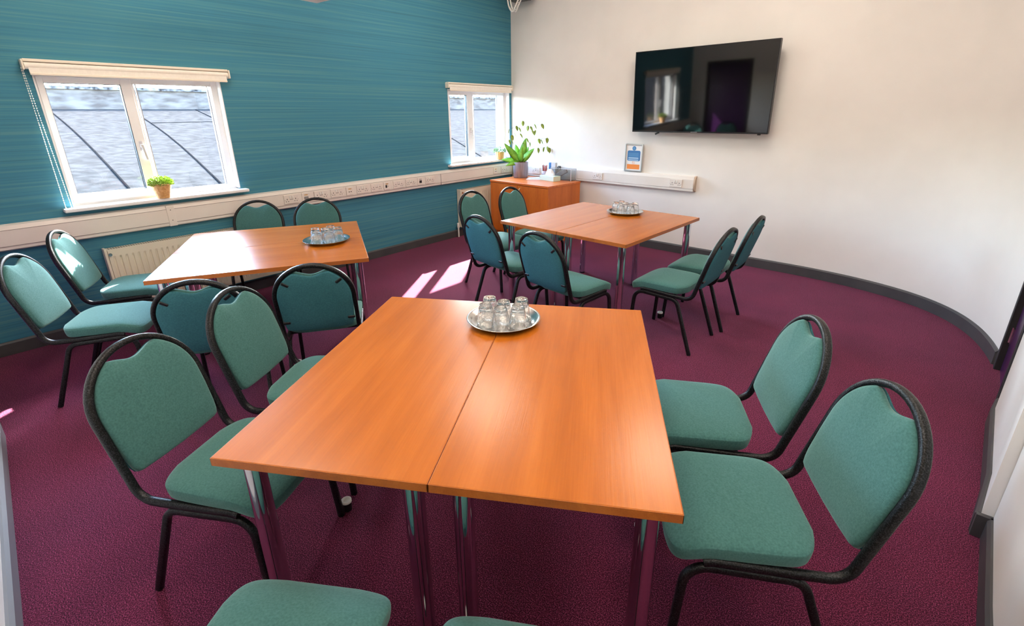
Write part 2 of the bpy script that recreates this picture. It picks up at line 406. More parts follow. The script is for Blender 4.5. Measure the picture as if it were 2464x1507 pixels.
# right door (purple) in a black frame
d = bpy.data.objects.new('door_1', None); COL.objects.link(d); d.location = (0.583, 3.40, 0); struct(d)
ang = atan2(0.045, 0.70); d.rotation_euler.z = -ang      # local y runs along the wall towards the back, local x into the wall
MB().box(-0.012, 0.10, 0.0, 0.065, 0, 2.05).box(-0.012, 0.10, 0.645, 0.705, 0, 2.05).box(-0.012, 0.10, 0.065, 0.645, 1.99, 2.05).build('door_frame', m_doorframe, d, bevel=0.004)
dl = MB().box(0.02, 0.06, 0.0652, 0.6448, 0.001, 1.9898).build('door_leaf', m_door, d, bevel=0.003)
for hz in (0.25, 1.0, 1.75): MB().lathe([(0.007, -0.05), (0.007, 0.05)], 10, (0.013, 0.638, hz)).box(0.012, 0.02, 0.60, 0.638, hz - 0.05, hz + 0.05).build('hinge', m_steel, d)
MB().lathe([(0.009, 0), (0.009, 0.045)], 10, (0, 0, 0)).build('door_handle', m_steel, dl, loc=(-0.02, 0.12, 1.0))
# near-wall door, seen only mirrored in the screen
d = bpy.data.objects.new('door_2', None); COL.objects.link(d); d.location = (-4.36, front_y(-4.36), 0); struct(d)
d.rotation_euler.z = -math.atan(0.062)
MB().box(0.0, 0.05, -0.1, 0.012, 0, 2.0).box(0.85, 0.90, -0.1, 0.012, 0, 2.0).box(0.05, 0.85, -0.1, 0.012, 1.95, 2.0).build('door_frame', m_doorframe, d, bevel=0.004)
MB().box(0.0502, 0.8498, -0.07, -0.03, 0.001, 1.9498).build('door_leaf', m_door, d, bevel=0.003)

# ------------------------------------------------------------------ windows
def window(idx, W, gl, gr, mull):
    y0, y1, z0, z1 = W
    root = bpy.data.objects.new('window_%d' % idx, None); COL.objects.link(root); root.location = (XB, (y0 + y1) / 2, z0); struct(root)
    L = (-XB, -(y0 + y1) / 2, -z0)
    def B(mb_, name, m, bev=0.004, par=root):
        o_ = mb_
        o_.v = [(a[0] + L[0], a[1] + L[1], a[2] + L[2]) for a in o_.v]
        return o_.build(name, m, par, bevel=bev)
    # reveal boards lining the opening
    t = 0.008
    mb_ = MB().box(XB - 0.075, XB + 0.002, y0, y0 + t, z0 + 0.03, z1).box(XB - 0.075, XB + 0.002, y1 - t, y1, z0 + 0.03, z1).box(XB - 0.075, XB + 0.002, y0 + t, y1 - t, z1 - t, z1)
    B(mb_, 'reveal_board', m_upvc, 0)
    mb_ = MB().box(xo, XB - 0.137, y0, y0 + 0.006, z0, z1).box(xo, XB - 0.137, y1 - 0.006, y1, z0, z1).box(xo, XB - 0.137, y0 + 0.006, y1 - 0.006, z1 - 0.006, z1).box(xo - 0.03, XB - 0.137, y0 + 0.006, y1 - 0.006, z0, z0 + 0.006)
    B(mb_, 'outer_reveal', m_render, 0)
    xf0, xf1 = XB - 0.135, XB - 0.072
    ya, yb, za, zb = y0 + 0.002, y1 - 0.002, z0 + 0.012, z1 - 0.002
    fr = 0.05
    mb_ = MB().box(xf0, xf1, ya, ya + fr, za, zb).box(xf0, xf1, yb - fr, yb, za, zb).box(xf0, xf1, ya + fr, yb - fr, za, za + fr).box(xf0, xf1, ya + fr, yb - fr, zb - fr, zb)
    mb_.box(xf0, xf1, mull - 0.028, mull + 0.028, za + fr, zb - fr)
    B(mb_, 'window_frame', m_upvc)
    # opening sash on the left light, standing proud of the frame
    sa, sb, sz0, sz1 = ya + 0.018, mull + 0.012, za + 0.03, zb - 0.018
    gz0, gz1 = 1.036, 1.802
    sx0, sx1 = XB - 0.115, XB - 0.058
    mb_ = MB().box(sx0, sx1, sa, gl[0], sz0, sz1).box(sx0, sx1, gl[1], sb, sz0, sz1).box(sx0, sx1, gl[0], gl[1], sz0, gz0).box(sx0, sx1, gl[0], gl[1], gz1, sz1)
    sash = B(mb_, 'sash', m_upvc)
    def ring(y_0, y_1, z_0, z_1, x0, x1, w_): return MB().box(x0, x1, y_0, y_0 + w_, z_0, z_1).box(x0, x1, y_1 - w_, y_1, z_0, z_1).box(x0, x1, y_0 + w_, y_1 - w_, z_0, z_0 + w_).box(x0, x1, y_0 + w_, y_1 - w_, z_1 - w_, z_1)
    B(ring(gl[0] - 0.001, gl[1] + 0.001, gz0 - 0.001, gz1 + 0.001, XB - 0.1, XB - 0.068, 0.004), 'gasket', m_blackplastic, 0, sash).location = (0, 0, 0)
    B(MB().box(XB - 0.092, XB - 0.086, gl[0], gl[1], gz0, gz1), 'pane', m_pane, 0)
    B(MB().box(XB - 0.107, XB - 0.101, gr[0], gr[1], 0.99, 1.825), 'pane', m_pane, 0)
    B(ring(gr[0] - 0.004, gr[1] + 0.004, 0.996, 1.826, XB - 0.12, XB - 0.09, 0.005), 'gasket', m_seamgrey, 0)
    # handle
    hy, hz = (gl[1] + sb) / 2, 1.36
    h_ = B(MB().box(XB - 0.058, XB - 0.048, hy - 0.012, hy + 0.012, hz - 0.035, hz + 0.035), 'handle', m_palegrey, 0.004)
    B(MB().box(XB - 0.048, XB - 0.03, hy - 0.009, hy + 0.009, hz - 0.012, hz + 0.012).obox((XB - 0.035, hy + 0.008, hz - 0.05), (0.006, 0, 0), (0, 0.008, 0.001), (0, 0.006, -0.055)), 'lever', m_palegrey, 0.003, h_)
    # sill board with rounded nose
    e0, e1 = y0 - 0.06, min(y1 + 0.045, 5.565)
    B(MB().box(XB - 0.075, XB + 0.001, y0 + 0.001, y1 - 0.001, z0 - 0.003, z0 + 0.024).box(XB + 0.001, XB + 0.075, e0, e1, z0 - 0.003, z0 + 0.024), 'sill', m_upvc, 0.007)
    return root
window(1, W1, (0.672, 1.100), (1.203, 1.700), 1.155)
window(2, W2, (4.445, 4.752), (4.906, 5.375), 4.84)

def blind(y0, y1, label):
    t = thing('roller_blind', label, 'blind', (XB, (y0 + y1) / 2, 1.90))
    h = (y1 - y0) / 2
    MB().box(0.0, 0.052, -h + 0.012, h - 0.012, 0.022, 0.040).build('headrail', m_blindrail, t, bevel=0.003)
    mbx = MB(); pr_ = circ(0.022, 18)
    mbx.tube([(0.034, -h + 0.014, -0.002), (0.034, h - 0.014, -0.002)], pr_, side=(0, 0, 1)).build('fabric_roll', m_blindfab, t)
    MB().box(0.050, 0.0525, -h + 0.03, h - 0.03, -0.046, 0.0).build('blind_fabric', m_blindfab, t)
    MB().box(0.044, 0.059, -h + 0.03, h - 0.03, -0.060, -0.045).build('bottom_bar', m_blindrail, t, bevel=0.004)
    for s_ in (-1, 1):
        MB().box(0.0, 0.062, s_ * h - 0.012 * (s_ > 0), s_ * h + 0.012 * (s_ < 0), -0.03, 0.036).build('end_bracket', m_blindrail, t, bevel=0.006)
    return t
b1 = blind(0.575, 1.845, 'long cream roller blind rolled up over the left window with a bead chain')
blind(4.325, 5.552, 'shorter cream roller blind rolled up over the corner window')
# bead chain loop at the left end of the first blind
mbx = MB(); h = (1.845 - 0.575) / 2
pts = []
ztop, zbot = -0.02, -0.93
for i in range(60): pts.append((0.045 - 0.004, -h - 0.004, ztop + (zbot - ztop) * i / 59))
for i in range(1, 8): a = pi * i / 8; pts.append((0.041, -h - 0.004 + 0.016 * (1 - cos(a)), zbot - 0.016 * sin(a)))
for i in range(60): pts.append((0.041, -h + 0.028 - 0.026 * (i / 59), zbot + (ztop - zbot) * i / 59))
for p in pts:
    r_ = 0.0034
    mbx.add([(p[0] + r_, p[1], p[2]), (p[0] - r_, p[1], p[2]), (p[0], p[1] + r_, p[2]), (p[0], p[1] - r_, p[2]), (p[0], p[1], p[2] + r_ * 2.2), (p[0], p[1], p[2] - r_ * 2.2)],
            [(0, 2, 4), (2, 1, 4), (1, 3, 4), (3, 0, 4), (2, 0, 5), (1, 2, 5), (3, 1, 5), (0, 3, 5)], True)
mbx.build('bead_chain', m_whiteplastic, b1)

# ------------------------------------------------------------------ dado trunking
def trunk_profile():   # (out, z): chamfered D section
    return [(0.0, 0.727), (0.040, 0.727), (0.050, 0.735), (0.050, 0.755), (0.053, 0.76), (0.053, 0.862), (0.050, 0.868), (0.040, 0.893), (0.0, 0.90)]
def trunking(name, P, label, cut=None):
    mb_ = MB(); rs = []
    for i, p in enumerate(P):
        a = Vector(P[max(i - 1, 0)]); b_ = Vector(P[min(i + 1, len(P) - 1)]); t = (b_ - a).normalized(); nrm = Vector((t.y, -t.x))
        rs.append([(p[0] + nrm.x * u, p[1] + nrm.y * u, z) for u, z in trunk_profile()])
    mb_.rings(rs, True, True, True, False)
    return mb_
TRL = [(XB, -0.02), (XB, 2.6), (XB, 5.535)]
tl = thing('dado_trunking', 'long cream cable trunking below the windows on the blue wall', 'trunking', (XB, 2.75, 0.727))
mb_ = trunking('x', TRL, ''); mb_.v = [(a[0] - XB, a[1] - 2.75, a[2] - 0.727) for a in mb_.v]; mb_.build('trunking_body', m_trunk, tl)
mb_ = MB()
for y_ in (1.19, 4.125):
    mb_ = MB().box(0.0, 0.0555, y_ - 0.028 - 2.75, y_ + 0.028 - 2.75, 0.0, 0.168) if y_ < 2 else MB().box(0.0, 0.0548, y_ - 0.003 - 2.75, y_ + 0.003 - 2.75, 0.001, 0.14)
    mb_.build('joint_cover', m_trunk if y_ < 2 else m_seamgrey, tl, bevel=0.003 if y_ < 2 else 0)
for z_ in (0.758, 0.865):
    MB().box(0.05, 0.0538, -0.02 - 2.75, 5.53 - 2.75, z_ - 0.727 - 0.0015, z_ - 0.727 + 0.0015).build('lid_groove', m_seamgrey, tl)
for z_ in (0.775, 0.858):
    MB().box(0.0553, 0.0562, 1.187 - 2.75, 1.193 - 2.75, z_ - 0.727 - 0.003, z_ - 0.727 + 0.003).build('screw', m_pin, tl)
PB = [p for p in BACKS if -4.62 < p[0] < -1.905] + [(-1.90, 5.44)]
tb = thing('dado_trunking', 'short cream cable trunking on the white wall under the screen, with a rounded end cap', 'trunking', (-3.2, 5.45, 0.727))
mb_ = trunking('x', PB, ''); mb_.v = [(a[0] + 3.2, a[1] - 5.45, a[2] - 0.727) for a in mb_.v]; mb_.build('trunking_body', m_trunk, tb)
ec = []
for k in range(13):
    a = -pi / 2 + pi * k / 12; ec.append((0.062 * cos(a), 0.0875 * sin(a) + 0.0865))
mb_ = MB(); y_ = 5.439 - 5.45
mb_.rings([[(x_ + 3.2, y_ - u, z) for u, z in ec] for x_ in (-1.90, -1.885)], True, True, True, False)
mb_.build('end_cap', mat('tan_end_cap', rgb(196, 172, 150), 0.5), tb)

# sockets on the trunking
def socket_proto(double):
    wdt = 0.146 if double else 0.086
    t = thing('wall_socket' if double else 'data_outlet', 'x', 'socket')
    MB().box(0, 0.009, -wdt / 2, wdt / 2, -0.043, 0.043).build('plate', m_sock, t, bevel=0.003)
    mb_ = MB()
    if double:
        for s_ in (-1, 1):
            cy = s_ * 0.042
            mb_.box(0.009, 0.0096, cy - 0.003, cy + 0.003, -0.004, 0.008)
            for q in (-1, 1): mb_.box(0.009, 0.0096, cy + q * 0.011 - 0.004, cy + q * 0.011 + 0.004, -0.022, -0.016)
            mb_.box(0.009, 0.0094, s_ * 0.065 - 0.002, s_ * 0.065 + 0.002, -0.008, -0.004)
        h_ = mb_.build('pin_holes', m_pin, t); h_['kind'] = 'stuff'
        for s_ in (-1, 1): MB().box(0.009, 0.014, s_ * 0.014 - 0.006, s_ * 0.014 + 0.006, 0.008, 0.032).build('switch', m_whiteplastic, t, bevel=0.002)
        MB().box(0.009, 0.0093, -0.016, 0.016, -0.004, 0.002).build('print_line', m_seamgrey, t)
    return t
dbl = socket_proto(True); first = [True]
def put_double(loc, rz, label, group='double sockets along the cable trunking'):
    if first[0]:
        first[0] = False; dbl.location = loc; dbl.rotation_euler.z = rz; dbl['label'] = label; dbl['group'] = group; return dbl
    return dup(dbl, loc, rz, label, group)
zs_ = 0.812; xs_ = XB + 0.053
names8 = ['first from the left window', 'second from the left window', 'third from the left window', 'fourth from the left window',
          'fifth from the left window', 'sixth from the left window', 'seventh from the left window', 'eighth, last before the trunking joint']
for y_, nm in zip((2.19, 2.50, 2.678, 2.985, 3.165, 3.465, 3.643, 3.94), names8):
    put_double((xs_, y_, zs_), 0, 'white double socket on the blue wall trunking, ' + nm)
put_double((xs_, 5.343, zs_), 0, 'white double socket in the corner beneath the small slatted window pot')
def back_y(x): 
    for a, b_ in zip(BACKS[:-1], BACKS[1:]):
        if a[0] <= x <= b_[0]: return a[1] + (b_[1] - a[1]) * (x - a[0]) / (b_[0] - a[0])
for x_, lb in ((-3.138, 'white double socket on white wall trunking, right of the clear box'), (-2.10, 'white double socket on white wall trunking near its rounded end'),
               (-4.16, 'white double socket on white wall trunking behind the big plant pot')):
    put_double((x_, back_y(x_) - 0.053, zs_), radians(-90 - 2.6), lb)
def outlet(y_, label, kind):
    t = thing('data_outlet', label, 'socket', (xs_, y_, zs_), 0, 'single data outlets on the blue wall trunking')
    MB().box(0, 0.009, -0.043, 0.043, -0.043, 0.043).build('plate', m_sock, t, bevel=0.003)
    MB().box(0.009, 0.0095, -0.018, 0.018, 0.018, 0.026).build('name_strip', m_label if kind != 'black' else m_seamgrey, t)
    if kind == 'grey': MB().box(0.009, 0.012, -0.022, 0.022, -0.022, 0.006).build('port', mat('grey_port', rgb(140, 134, 130), 0.5), t)
    if kind == 'black': MB().box(0.009, 0.012, -0.017, 0.017, -0.02, 0.01).build('port', m_pin, t)
    if kind == 'half':
        MB().box(0.009, 0.012, -0.022, -0.002, -0.02, 0.01).build('port', m_pin, t); MB().box(0.009, 0.012, 0.009, 0.015, -0.008, -0.001).build('port', m_pin, t)
    if kind == 'holes':
        for s_ in (-1, 1): MB().box(0.009, 0.012, s_ * 0.011 - 0.004, s_ * 0.011 + 0.004, -0.012, -0.003).build('port', m_pin, t)
outlet(2.34, 'single data outlet with a grey port and an orange strip above it', 'grey')
outlet(2.829, 'single data outlet with two small dark holes under a brass strip', 'holes')
outlet(3.303, 'single data outlet with a dark square port beside a small hole', 'half')
outlet(3.789, 'single data outlet with one large black square port', 'black')
outlet(5.153, 'single outlet near the corner, beside the corner double socket', 'holes')

# ------------------------------------------------------------------ outside: neighbouring roof and parapet
def roof_z(x): return 0.72 + 0.094 * (-5.0 - x)
mb_ = MB(); pts = []
for i in range(9):
    x_ = -4.95 - i * 1.41
    pts.append(x_)
mb_.rings([[(x_, -14, roof_z(x_)), (x_, 26, roof_z(x_)), (x_, 26, roof_z(x_) - 0.2), (x_, -14, roof_z(x_) - 0.2)] for x_ in pts], True, True, True, False)
ro = thing('flat_roof', 'pale grey felted roof outside, sloping up away from the windows', 'roof', (-9, 4, 0.7))
mb_.v = [(a[0] + 9, a[1] - 4, a[2] - 0.7) for a in mb_.v]; mb_.build('roof_felt', m_roof, ro)
def seam(x0, y0, x1, y1, bow=0.25):
    m_ = MB(); P = []
    for i in range(9):
        t = i / 8; x_ = x0 + (x1 - x0) * t; y_ = y0 + (y1 - y0) * t + bow * sin(pi * t)
        P.append((x_ + 9, y_ - 4, roof_z(x_) + 0.004 - 0.7))
    m_.tube(P, rrect(0.012, 0.006, 0.003, 1), side=(0, 1, 0) if x1 != x0 else (1, 0, 0)).build('roof_seam', m_roofseam, ro)
SEAMS = [(-16.0, 2.22, -5.2, 1.2, 0.06), (-16.0, 3.78, -5.2, 1.95, 0.12), (-16.0, 5.3, -5.2, 2.9, 0.15), (-16.0, 7.4, -5.2, 3.85, 0.15), (-16.0, 9.7, -5.2, 4.8, 0.15), (-16.0, 12.4, -5.2, 5.92, 0.1), (-12.8, 3.35, -12.8, 4.75, 0.0), (-16.0, 0.7, -5.2, 0.4, 0.0)]
for s_ in SEAMS: seam(*s_)
pw = thing('parapet_wall', 'blue grey weathered parapet along the far edge of the roof', 'wall', (-16.35, 6, 1.55))
MB().box(-0.15, 0.15, -22, 24, 0, 0.68).build('parapet_face', m_parapet, pw)
MB().box(-0.2, 0.2, -22, 24, 0.68, 0.75).build('coping', m_coping, pw)

# ------------------------------------------------------------------ radiators
def radiator(x_, y0, y1, z0, z1, label):
    t = thing('radiator', label, 'radiator', (x_, (y0 + y1) / 2, z0)); L_ = y1 - y0; H_ = z1 - z0; h = L_ / 2
    # pressed front panel with vertical flutes
    mb_ = MB(); prof = []
    nfl = int(L_ / 0.04)
    for i in range(nfl):
        a = -h + 0.02 + (L_ - 0.04) * i / nfl; wv = (L_ - 0.04) / nfl
        prof += [(a, 0.0), (a + wv * 0.55, 0.0), (a + wv * 0.68, -0.008), (a + wv * 0.87, -0.008)]
    prof.append((h - 0.02, 0.0))
    def ring_(z, d): return [(0.078 + d + q, a, z) for a, q in prof] + [(0.06, h - 0.02, z), (0.06, -h + 0.02, z)]
    flat = [(a, 0) for a, q in prof]
    rs = []
    for z, k in ((0.0, 0), (0.035, 0), (0.055, 1), (H_ - 0.085, 1), (H_ - 0.065, 0), (H_ - 0.02, 0)):
        rs.append([(0.078 + q * k, a, z) for a, q in prof] + [(0.06, h - 0.02, z), (0.06, -h + 0.02, z)])
    mb_.rings(rs, True, True, True, False).build('front_panel', m_radiator, t)
    MB().box(0.01, 0.025, -h + 0.02, h - 0.02, 0, H_ - 0.02).build('back_panel', m_radiator, t)
    for s_ in (-1, 1): MB().box(0.008, 0.079, s_ * h - (0.018 if s_ > 0 else 0), s_ * h + (0.018 if s_ < 0 else 0), 0.0, H_ - 0.005).build('side_panel', m_radiator, t, bevel=0.004)
    MB().box(0.008, 0.079, -h + 0.018, h - 0.018, H_ - 0.02, H_ - 0.012).build('top_grille', m_radiator, t)
    g = MB()
    k = 0
    while -h + 0.03 + k * 0.016 < h - 0.03:
        yy = -h + 0.03 + k * 0.016
        for xx in (0.02, 0.048): g.box(xx, xx + 0.022, yy, yy + 0.009, H_ - 0.0119, H_ - 0.0112)
        k += 1
    o_ = g.build('grille_slots', m_radslot, t); o_['kind'] = 'stuff'
    g = MB().lathe([(0.012, 0), (0.012, 0.012)], 12, (0, 0, 0))
    g.v = [(0.079 + a[2], a[0], a[1]) for a in g.v]
    g.build('air_plug', m_steel, t, loc=(0, -h + 0.03, H_ - 0.05))
    MB().lathe([(0.011, 0), (0.011, z0 - 0.001)], 12, (0.04, -h - 0.03, -z0 + 0.001)).lathe([(0.018, z0), (0.018, z0 + 0.06)], 12, (0.04, -h - 0.03, -z0)).build('valve_pipe', m_whiteplastic, t)
    return t
radiator(XB, 0.70, 1.98, 0.13, 0.64, 'cream panel radiator behind the left table under the first window')
radiator(XB, 4.43, 5.33, 0.13, 0.64, 'cream panel radiator in the corner partly behind the cabinet')

# ------------------------------------------------------------------ tables
TT = 0.72
def make_table():
    t = thing('meeting_table', 'x', 'table')
    MB().box(-0.599, 0.599, -0.299, 0.299, TT - 0.0245, TT).build('tabletop', [m_table], t, bevel=0.0015, seg=1)
    e = MB()
    for (x0, x1, y0, y1) in ((-0.6, 0.6, -0.3, -0.2985), (-0.6, 0.6, 0.2985, 0.3), (-0.6, -0.5985, -0.3, 0.3), (0.5985, 0.6, -0.3, 0.3)):
        e.box(x0, x1, y0, y1, TT - 0.025, TT - 0.0012)
    e.build('edge_band', m_table_edge, t)
    for sx in (-1, 1):
        for sy in (-1, 1):
            cx, cy = sx * 0.533, sy * 0.233
            lg = MB().lathe([(0.0285, 0.012), (0.0285, TT - 0.032)], 28, (cx, cy, 0)).build('leg', m_chrome, t)
            MB().lathe([(0.026, 0.0005), (0.027, 0.012)], 20, (cx, cy, 0)).build('foot', m_blackplastic, lg)
            MB().box(cx - 0.045, cx + 0.045, cy - 0.045, cy + 0.045, TT - 0.032, TT - 0.0246).build('mounting_plate', m_blackmetal, lg)
    return t
tab0 = make_table()
TABS = [(-1.0687, 1.1031, 120.13, 'front'), (-3.3862, 1.4260, 60.305, 'left'), (-2.0029, 3.5563, 86.557, 'back')]
TL = [('cherry table forming the left half of the big front table', 'cherry table forming the right half of the big front table'),
      ('cherry table forming the far half of the left table, by the radiator', 'cherry table forming the near half of the left table'),
      ('cherry table forming the left half of the far table, nearer the cabinet', 'cherry table forming the right half of the far table, farther from the blue wall')]
usedt = False
for (cx, cy, ang, nm), lbs in zip(TABS, TL):
    a = radians(ang); ey = Vector((-sin(a), cos(a)))
    for s_, lb in ((1, lbs[0]), (-1, lbs[1])):
        x_, y_ = cx + ey.x * s_ * 0.3008, cy + ey.y * s_ * 0.3008
        if not usedt:
            usedt = True; tab0.location = (x_, y_, 0); tab0.rotation_euler.z = a; tab0['label'] = lb; tab0['group'] = 'meeting tables paired into squares'
        else: dup(tab0, (x_, y_, 0), a, lb, 'meeting tables paired into squares')

# ------------------------------------------------------------------ chairs
def make_chair():
    t = thing('stacking_chair', 'x', 'chair')
    TP = rrect(0.011, 0.013, 0.007, 2)
    # back plane: base point and up direction in (y, z)
    by, bz = -0.218, 0.466; uy, uz = -0.2797, 0.9601
    fy, fz = uz, -uy            # forward normal of the back plane
    def bp_(x, s, d=0.0): return (x, by + uy * s + fy * d, bz + uz * s + fz * d)
    hw = 0.196; sc_ = (0.868 - 0.0125 - bz) / uz - hw     # arc centre along the plane
    def half(sx):
        P = []
        # rail, from the front end back to the bend
        P += [(sx * hw, 0.165, 0.391), (sx * hw, 0.14, 0.397), (sx * hw, 0.05, 0.395), (sx * hw, -0.08, 0.392), (sx * hw, -0.148, 0.392)]
        r_ = 0.065
        for i in range(1, 9):
            a = radians(73.7) * i / 8
            P.append((sx * hw, -0.148 - r_ * sin(a), 0.392 + r_ * (1 - cos(a))))
        return P
    L_ = half(-1); R_ = half(1)
    path = list(L_)
    for s in (0.02, 0.08, 0.14, sc_ - 0.02): path.append(bp_(-hw, s))
    for i in range(0, 25):
        a = pi - pi * i / 24; path.append(bp_(hw * cos(a), sc_ + hw * sin(a)))
    for s in (sc_ - 0.02, 0.14, 0.08, 0.02): path.append(bp_(hw, s))
    path += list(reversed(R_))
    # build with a fixed frame: side axis = x for the straights, radial for the arc -> use plane normal transport
    P = [Vector(p) for p in path]; rs = []; prev = Vector((0, 0, 1))
    for i, p in enumerate(P):
        tg = (P[min(i + 1, len(P) - 1)] - P[max(i - 1, 0)]).normalized()
        prev = (prev - tg * prev.dot(tg)).normalized(); nn = tg.cross(prev)
        rs.append([p + nn * a + prev * b_ for a, b_ in TP])
    MB().rings(rs, True, True, True, True).build('back_hoop', m_frame, t)
    for sx in (-1, 1):
        # inverted-U leg tube under the rail, one half per leg
        x0 = sx * hw
        F = [(x0, 0.02, 0.3705), (x0, 0.10, 0.3735), (x0, 0.145, 0.374)]
        for i in range(1, 8):
            a = radians(88) * i / 7
            F.append((x0 + sx * 0.0004 * i, 0.145 + 0.068 * sin(a), 0.306 + 0.068 * cos(a)))
        F.append((x0 + sx * 0.013, 0.234, 0.002))
        MB().tube(F, rrect(0.0105, 0.0125, 0.006, 2), side=(1, 0, 0)).build('leg', m_frame, t)
        Rr = [(x0, 0.02, 0.3705), (x0, -0.06, 0.369)]
        for i in range(1, 8):
            a = radians(72) * i / 7
            Rr.append((x0 + sx * 0.0004 * i, -0.06 - 0.055 * sin(a), 0.314 + 0.055 * cos(a)))
        Rr.append((x0 + sx * 0.013, -0.230, 0.002))
        MB().tube(Rr, rrect(0.0105, 0.0125, 0.006, 2), side=(1, 0, 0)).build('leg', m_frame, t)
    for yy in (0.12, -0.06):
        MB().tube([(-hw, yy, 0.385), (hw, yy, 0.385)], circ(0.009, 10), side=(0, 0, 1)).build('crossbar', m_frame, t)
    # seat: rounded shield outline, crowned top and waterfall front
    def outline(k=1.0, n_=72):
        out = []
        for i in range(n_):
            a = 2 * pi * (i + 0.5) / n_
            ca, sa = cos(a), sin(a)
            e = 0.22
            x = 0.203 * (abs(ca) ** e) * (1 if ca >= 0 else -1)
            y = (abs(sa) ** e) * (1 if sa >= 0 else -1)
            if y >= 0: yy = 0.06 + y * (0.205 - 0.016 * (x / 0.2) ** 2)
            else: yy = 0.06 + y * (0.213 - 0.042 * (x / 0.2) ** 2)
            tt = (yy + 0.15) / 0.41
            x *= 0.955 + 0.045 * min(1, max(0, tt * 1.8))
            cx, cy = 0, 0.06
            out.append((cx + (x - cx) * k, cy + (yy - cy) * k))
        return out
    def droop(y):
        q = min(1, max(0, (y - 0.12) / 0.145)); return -0.042 * q * q * (1.5 - 0.5 * q)
    rs = []
    for k, z in ((0.9, 0.407), (0.975, 0.408), (0.985, 0.412), (0.998, 0.428), (1.003, 0.444), (1.001, 0.449), (0.996, 0.452), (0.992, 0.4522), (0.985, 0.4545), (0.95, 0.4585), (0.86, 0.4625), (0.7, 0.4655), (0.45, 0.4675), (0.2, 0.4685), (0.03, 0.4685)):
        rs.append([(x, y, z + droop(y)) for x, y in outline(k)])
    MB().rings(rs, True, True, True, True).build('seat', m_fabric, t)
    # backrest pad and rear shell, inside the hoop with a scooped top
    def pad_outline(inset):
        ri = 0.1845 - inset; tipx = 0.088 - inset * 0.3
        s0 = 0.004 + inset; cs = sc_
        pts_ = []
        rc = 0.02
        pts_ += [(-ri + 0.012 + rc, s0), (-0.09, s0 - 0.004), (0.0, s0 - 0.006), (0.09, s0 - 0.004), (ri - 0.012 - rc, s0), (ri - 0.018, s0 + 0.005), (ri - 0.011, s0 + 0.022)]
        for s in (0.06, 0.10, 0.14, cs - 0.03): pts_.append((ri - 0.009 * max(0, 1 - s / 0.15), s))
        a1 = math.acos(tipx / ri)
        for i in range(0, 13):
            a = a1 * i / 12; pts_.append((ri * cos(a), cs + ri * sin(a)))
        ts = cs + ri * sin(a1)
        for i in range(1, 16):
            u = 1 - 2 * i / 16; x = tipx * u
            dip = 0.023 * (0.5 + 0.5 * cos(pi * u)) + inset * 0.7
            pts_.append((x, ts - dip))
        for i in range(0, 13):
            a = pi - a1 + a1 * i / 12; pts_.append((ri * cos(a), cs + ri * sin(a)))
        for s in (cs - 0.03, 0.14, 0.10, 0.06): pts_.append((-ri + 0.009 * max(0, 1 - s / 0.15), s))
        pts_ += [(-ri + 0.011, s0 + 0.022), (-ri + 0.018, s0 + 0.005)]
        return pts_
    cen = (0, 0.17)
    def toward(pts_, k): return [(cen[0] + (x - cen[0]) * k, cen[1] + (s - cen[1]) * k) for x, s in pts_]
    rs = []
    for k, ins, d in ((0.97, 0.0, -0.006), (1, 0.0, -0.002), (1, 0.0, 0.010), (1, 0.002, 0.0155), (1, 0.006, 0.0195), (1, 0.014, 0.0225), (0.85, 0.016, 0.026), (0.6, 0.016, 0.0285), (0.3, 0.016, 0.030), (0.05, 0.016, 0.030)):
        rs.append([bp_(x, s, d) for x, s in toward(pad_outline(ins), k)])
    MB().rings(rs, True, True, True, True).build('backrest', m_fabric, t)
    rs = []
    for ins, d in ((0.002, -0.0065), (0.0, -0.009), (0.002, -0.0145), (0.006, -0.017)):
        rs.append([bp_(x, s, d) for x, s in pad_outline(ins)])
    rs.append([bp_(x, s, -0.019) for x, s in toward(pad_outline(0.006), 0.6)]); rs.append([bp_(x, s, -0.0195) for x, s in toward(pad_outline(0.006), 0.05)])
    MB().rings(rs, True, True, True, True).build('back_shell', m_shell, t)
    for sx in (-1, 1):
        for x, s, a in ((0.183, 0.065, 0.0), (0.183 * cos(radians(38)), sc_ + 0.183 * sin(radians(38)), radians(38))):
            c = Vector(bp_(sx * (x - 0.018 * cos(a)), s - 0.018 * sin(a), -0.0165))
            ex = (Vector(bp_(sx * cos(a), sin(a))) - Vector(bp_(0, 0))).normalized(); en = Vector((0, fy, fz)); ez = ex.cross(en)
            MB().obox(c, ex * 0.019, en * 0.005, ez * 0.008).build('clip', m_blackplastic, t, bevel=0.003, seg=1)
    # linking cup low on the left front leg
    lc = MB().lathe([(0.017, 0.001), (0.019, 0.004), (0.019, 0.042)], 16, (-0.243, 0.243, 0)).build('linking_cup', m_blackplastic, t)
    MB().lathe([(0.021, 0.042), (0.021, 0.052), (0.014, 0.052), (0.014, 0.046)], 16, (-0.243, 0.243, 0)).build('cup_rim', m_whiteplastic, lc)
    return t
ch0 = make_chair()
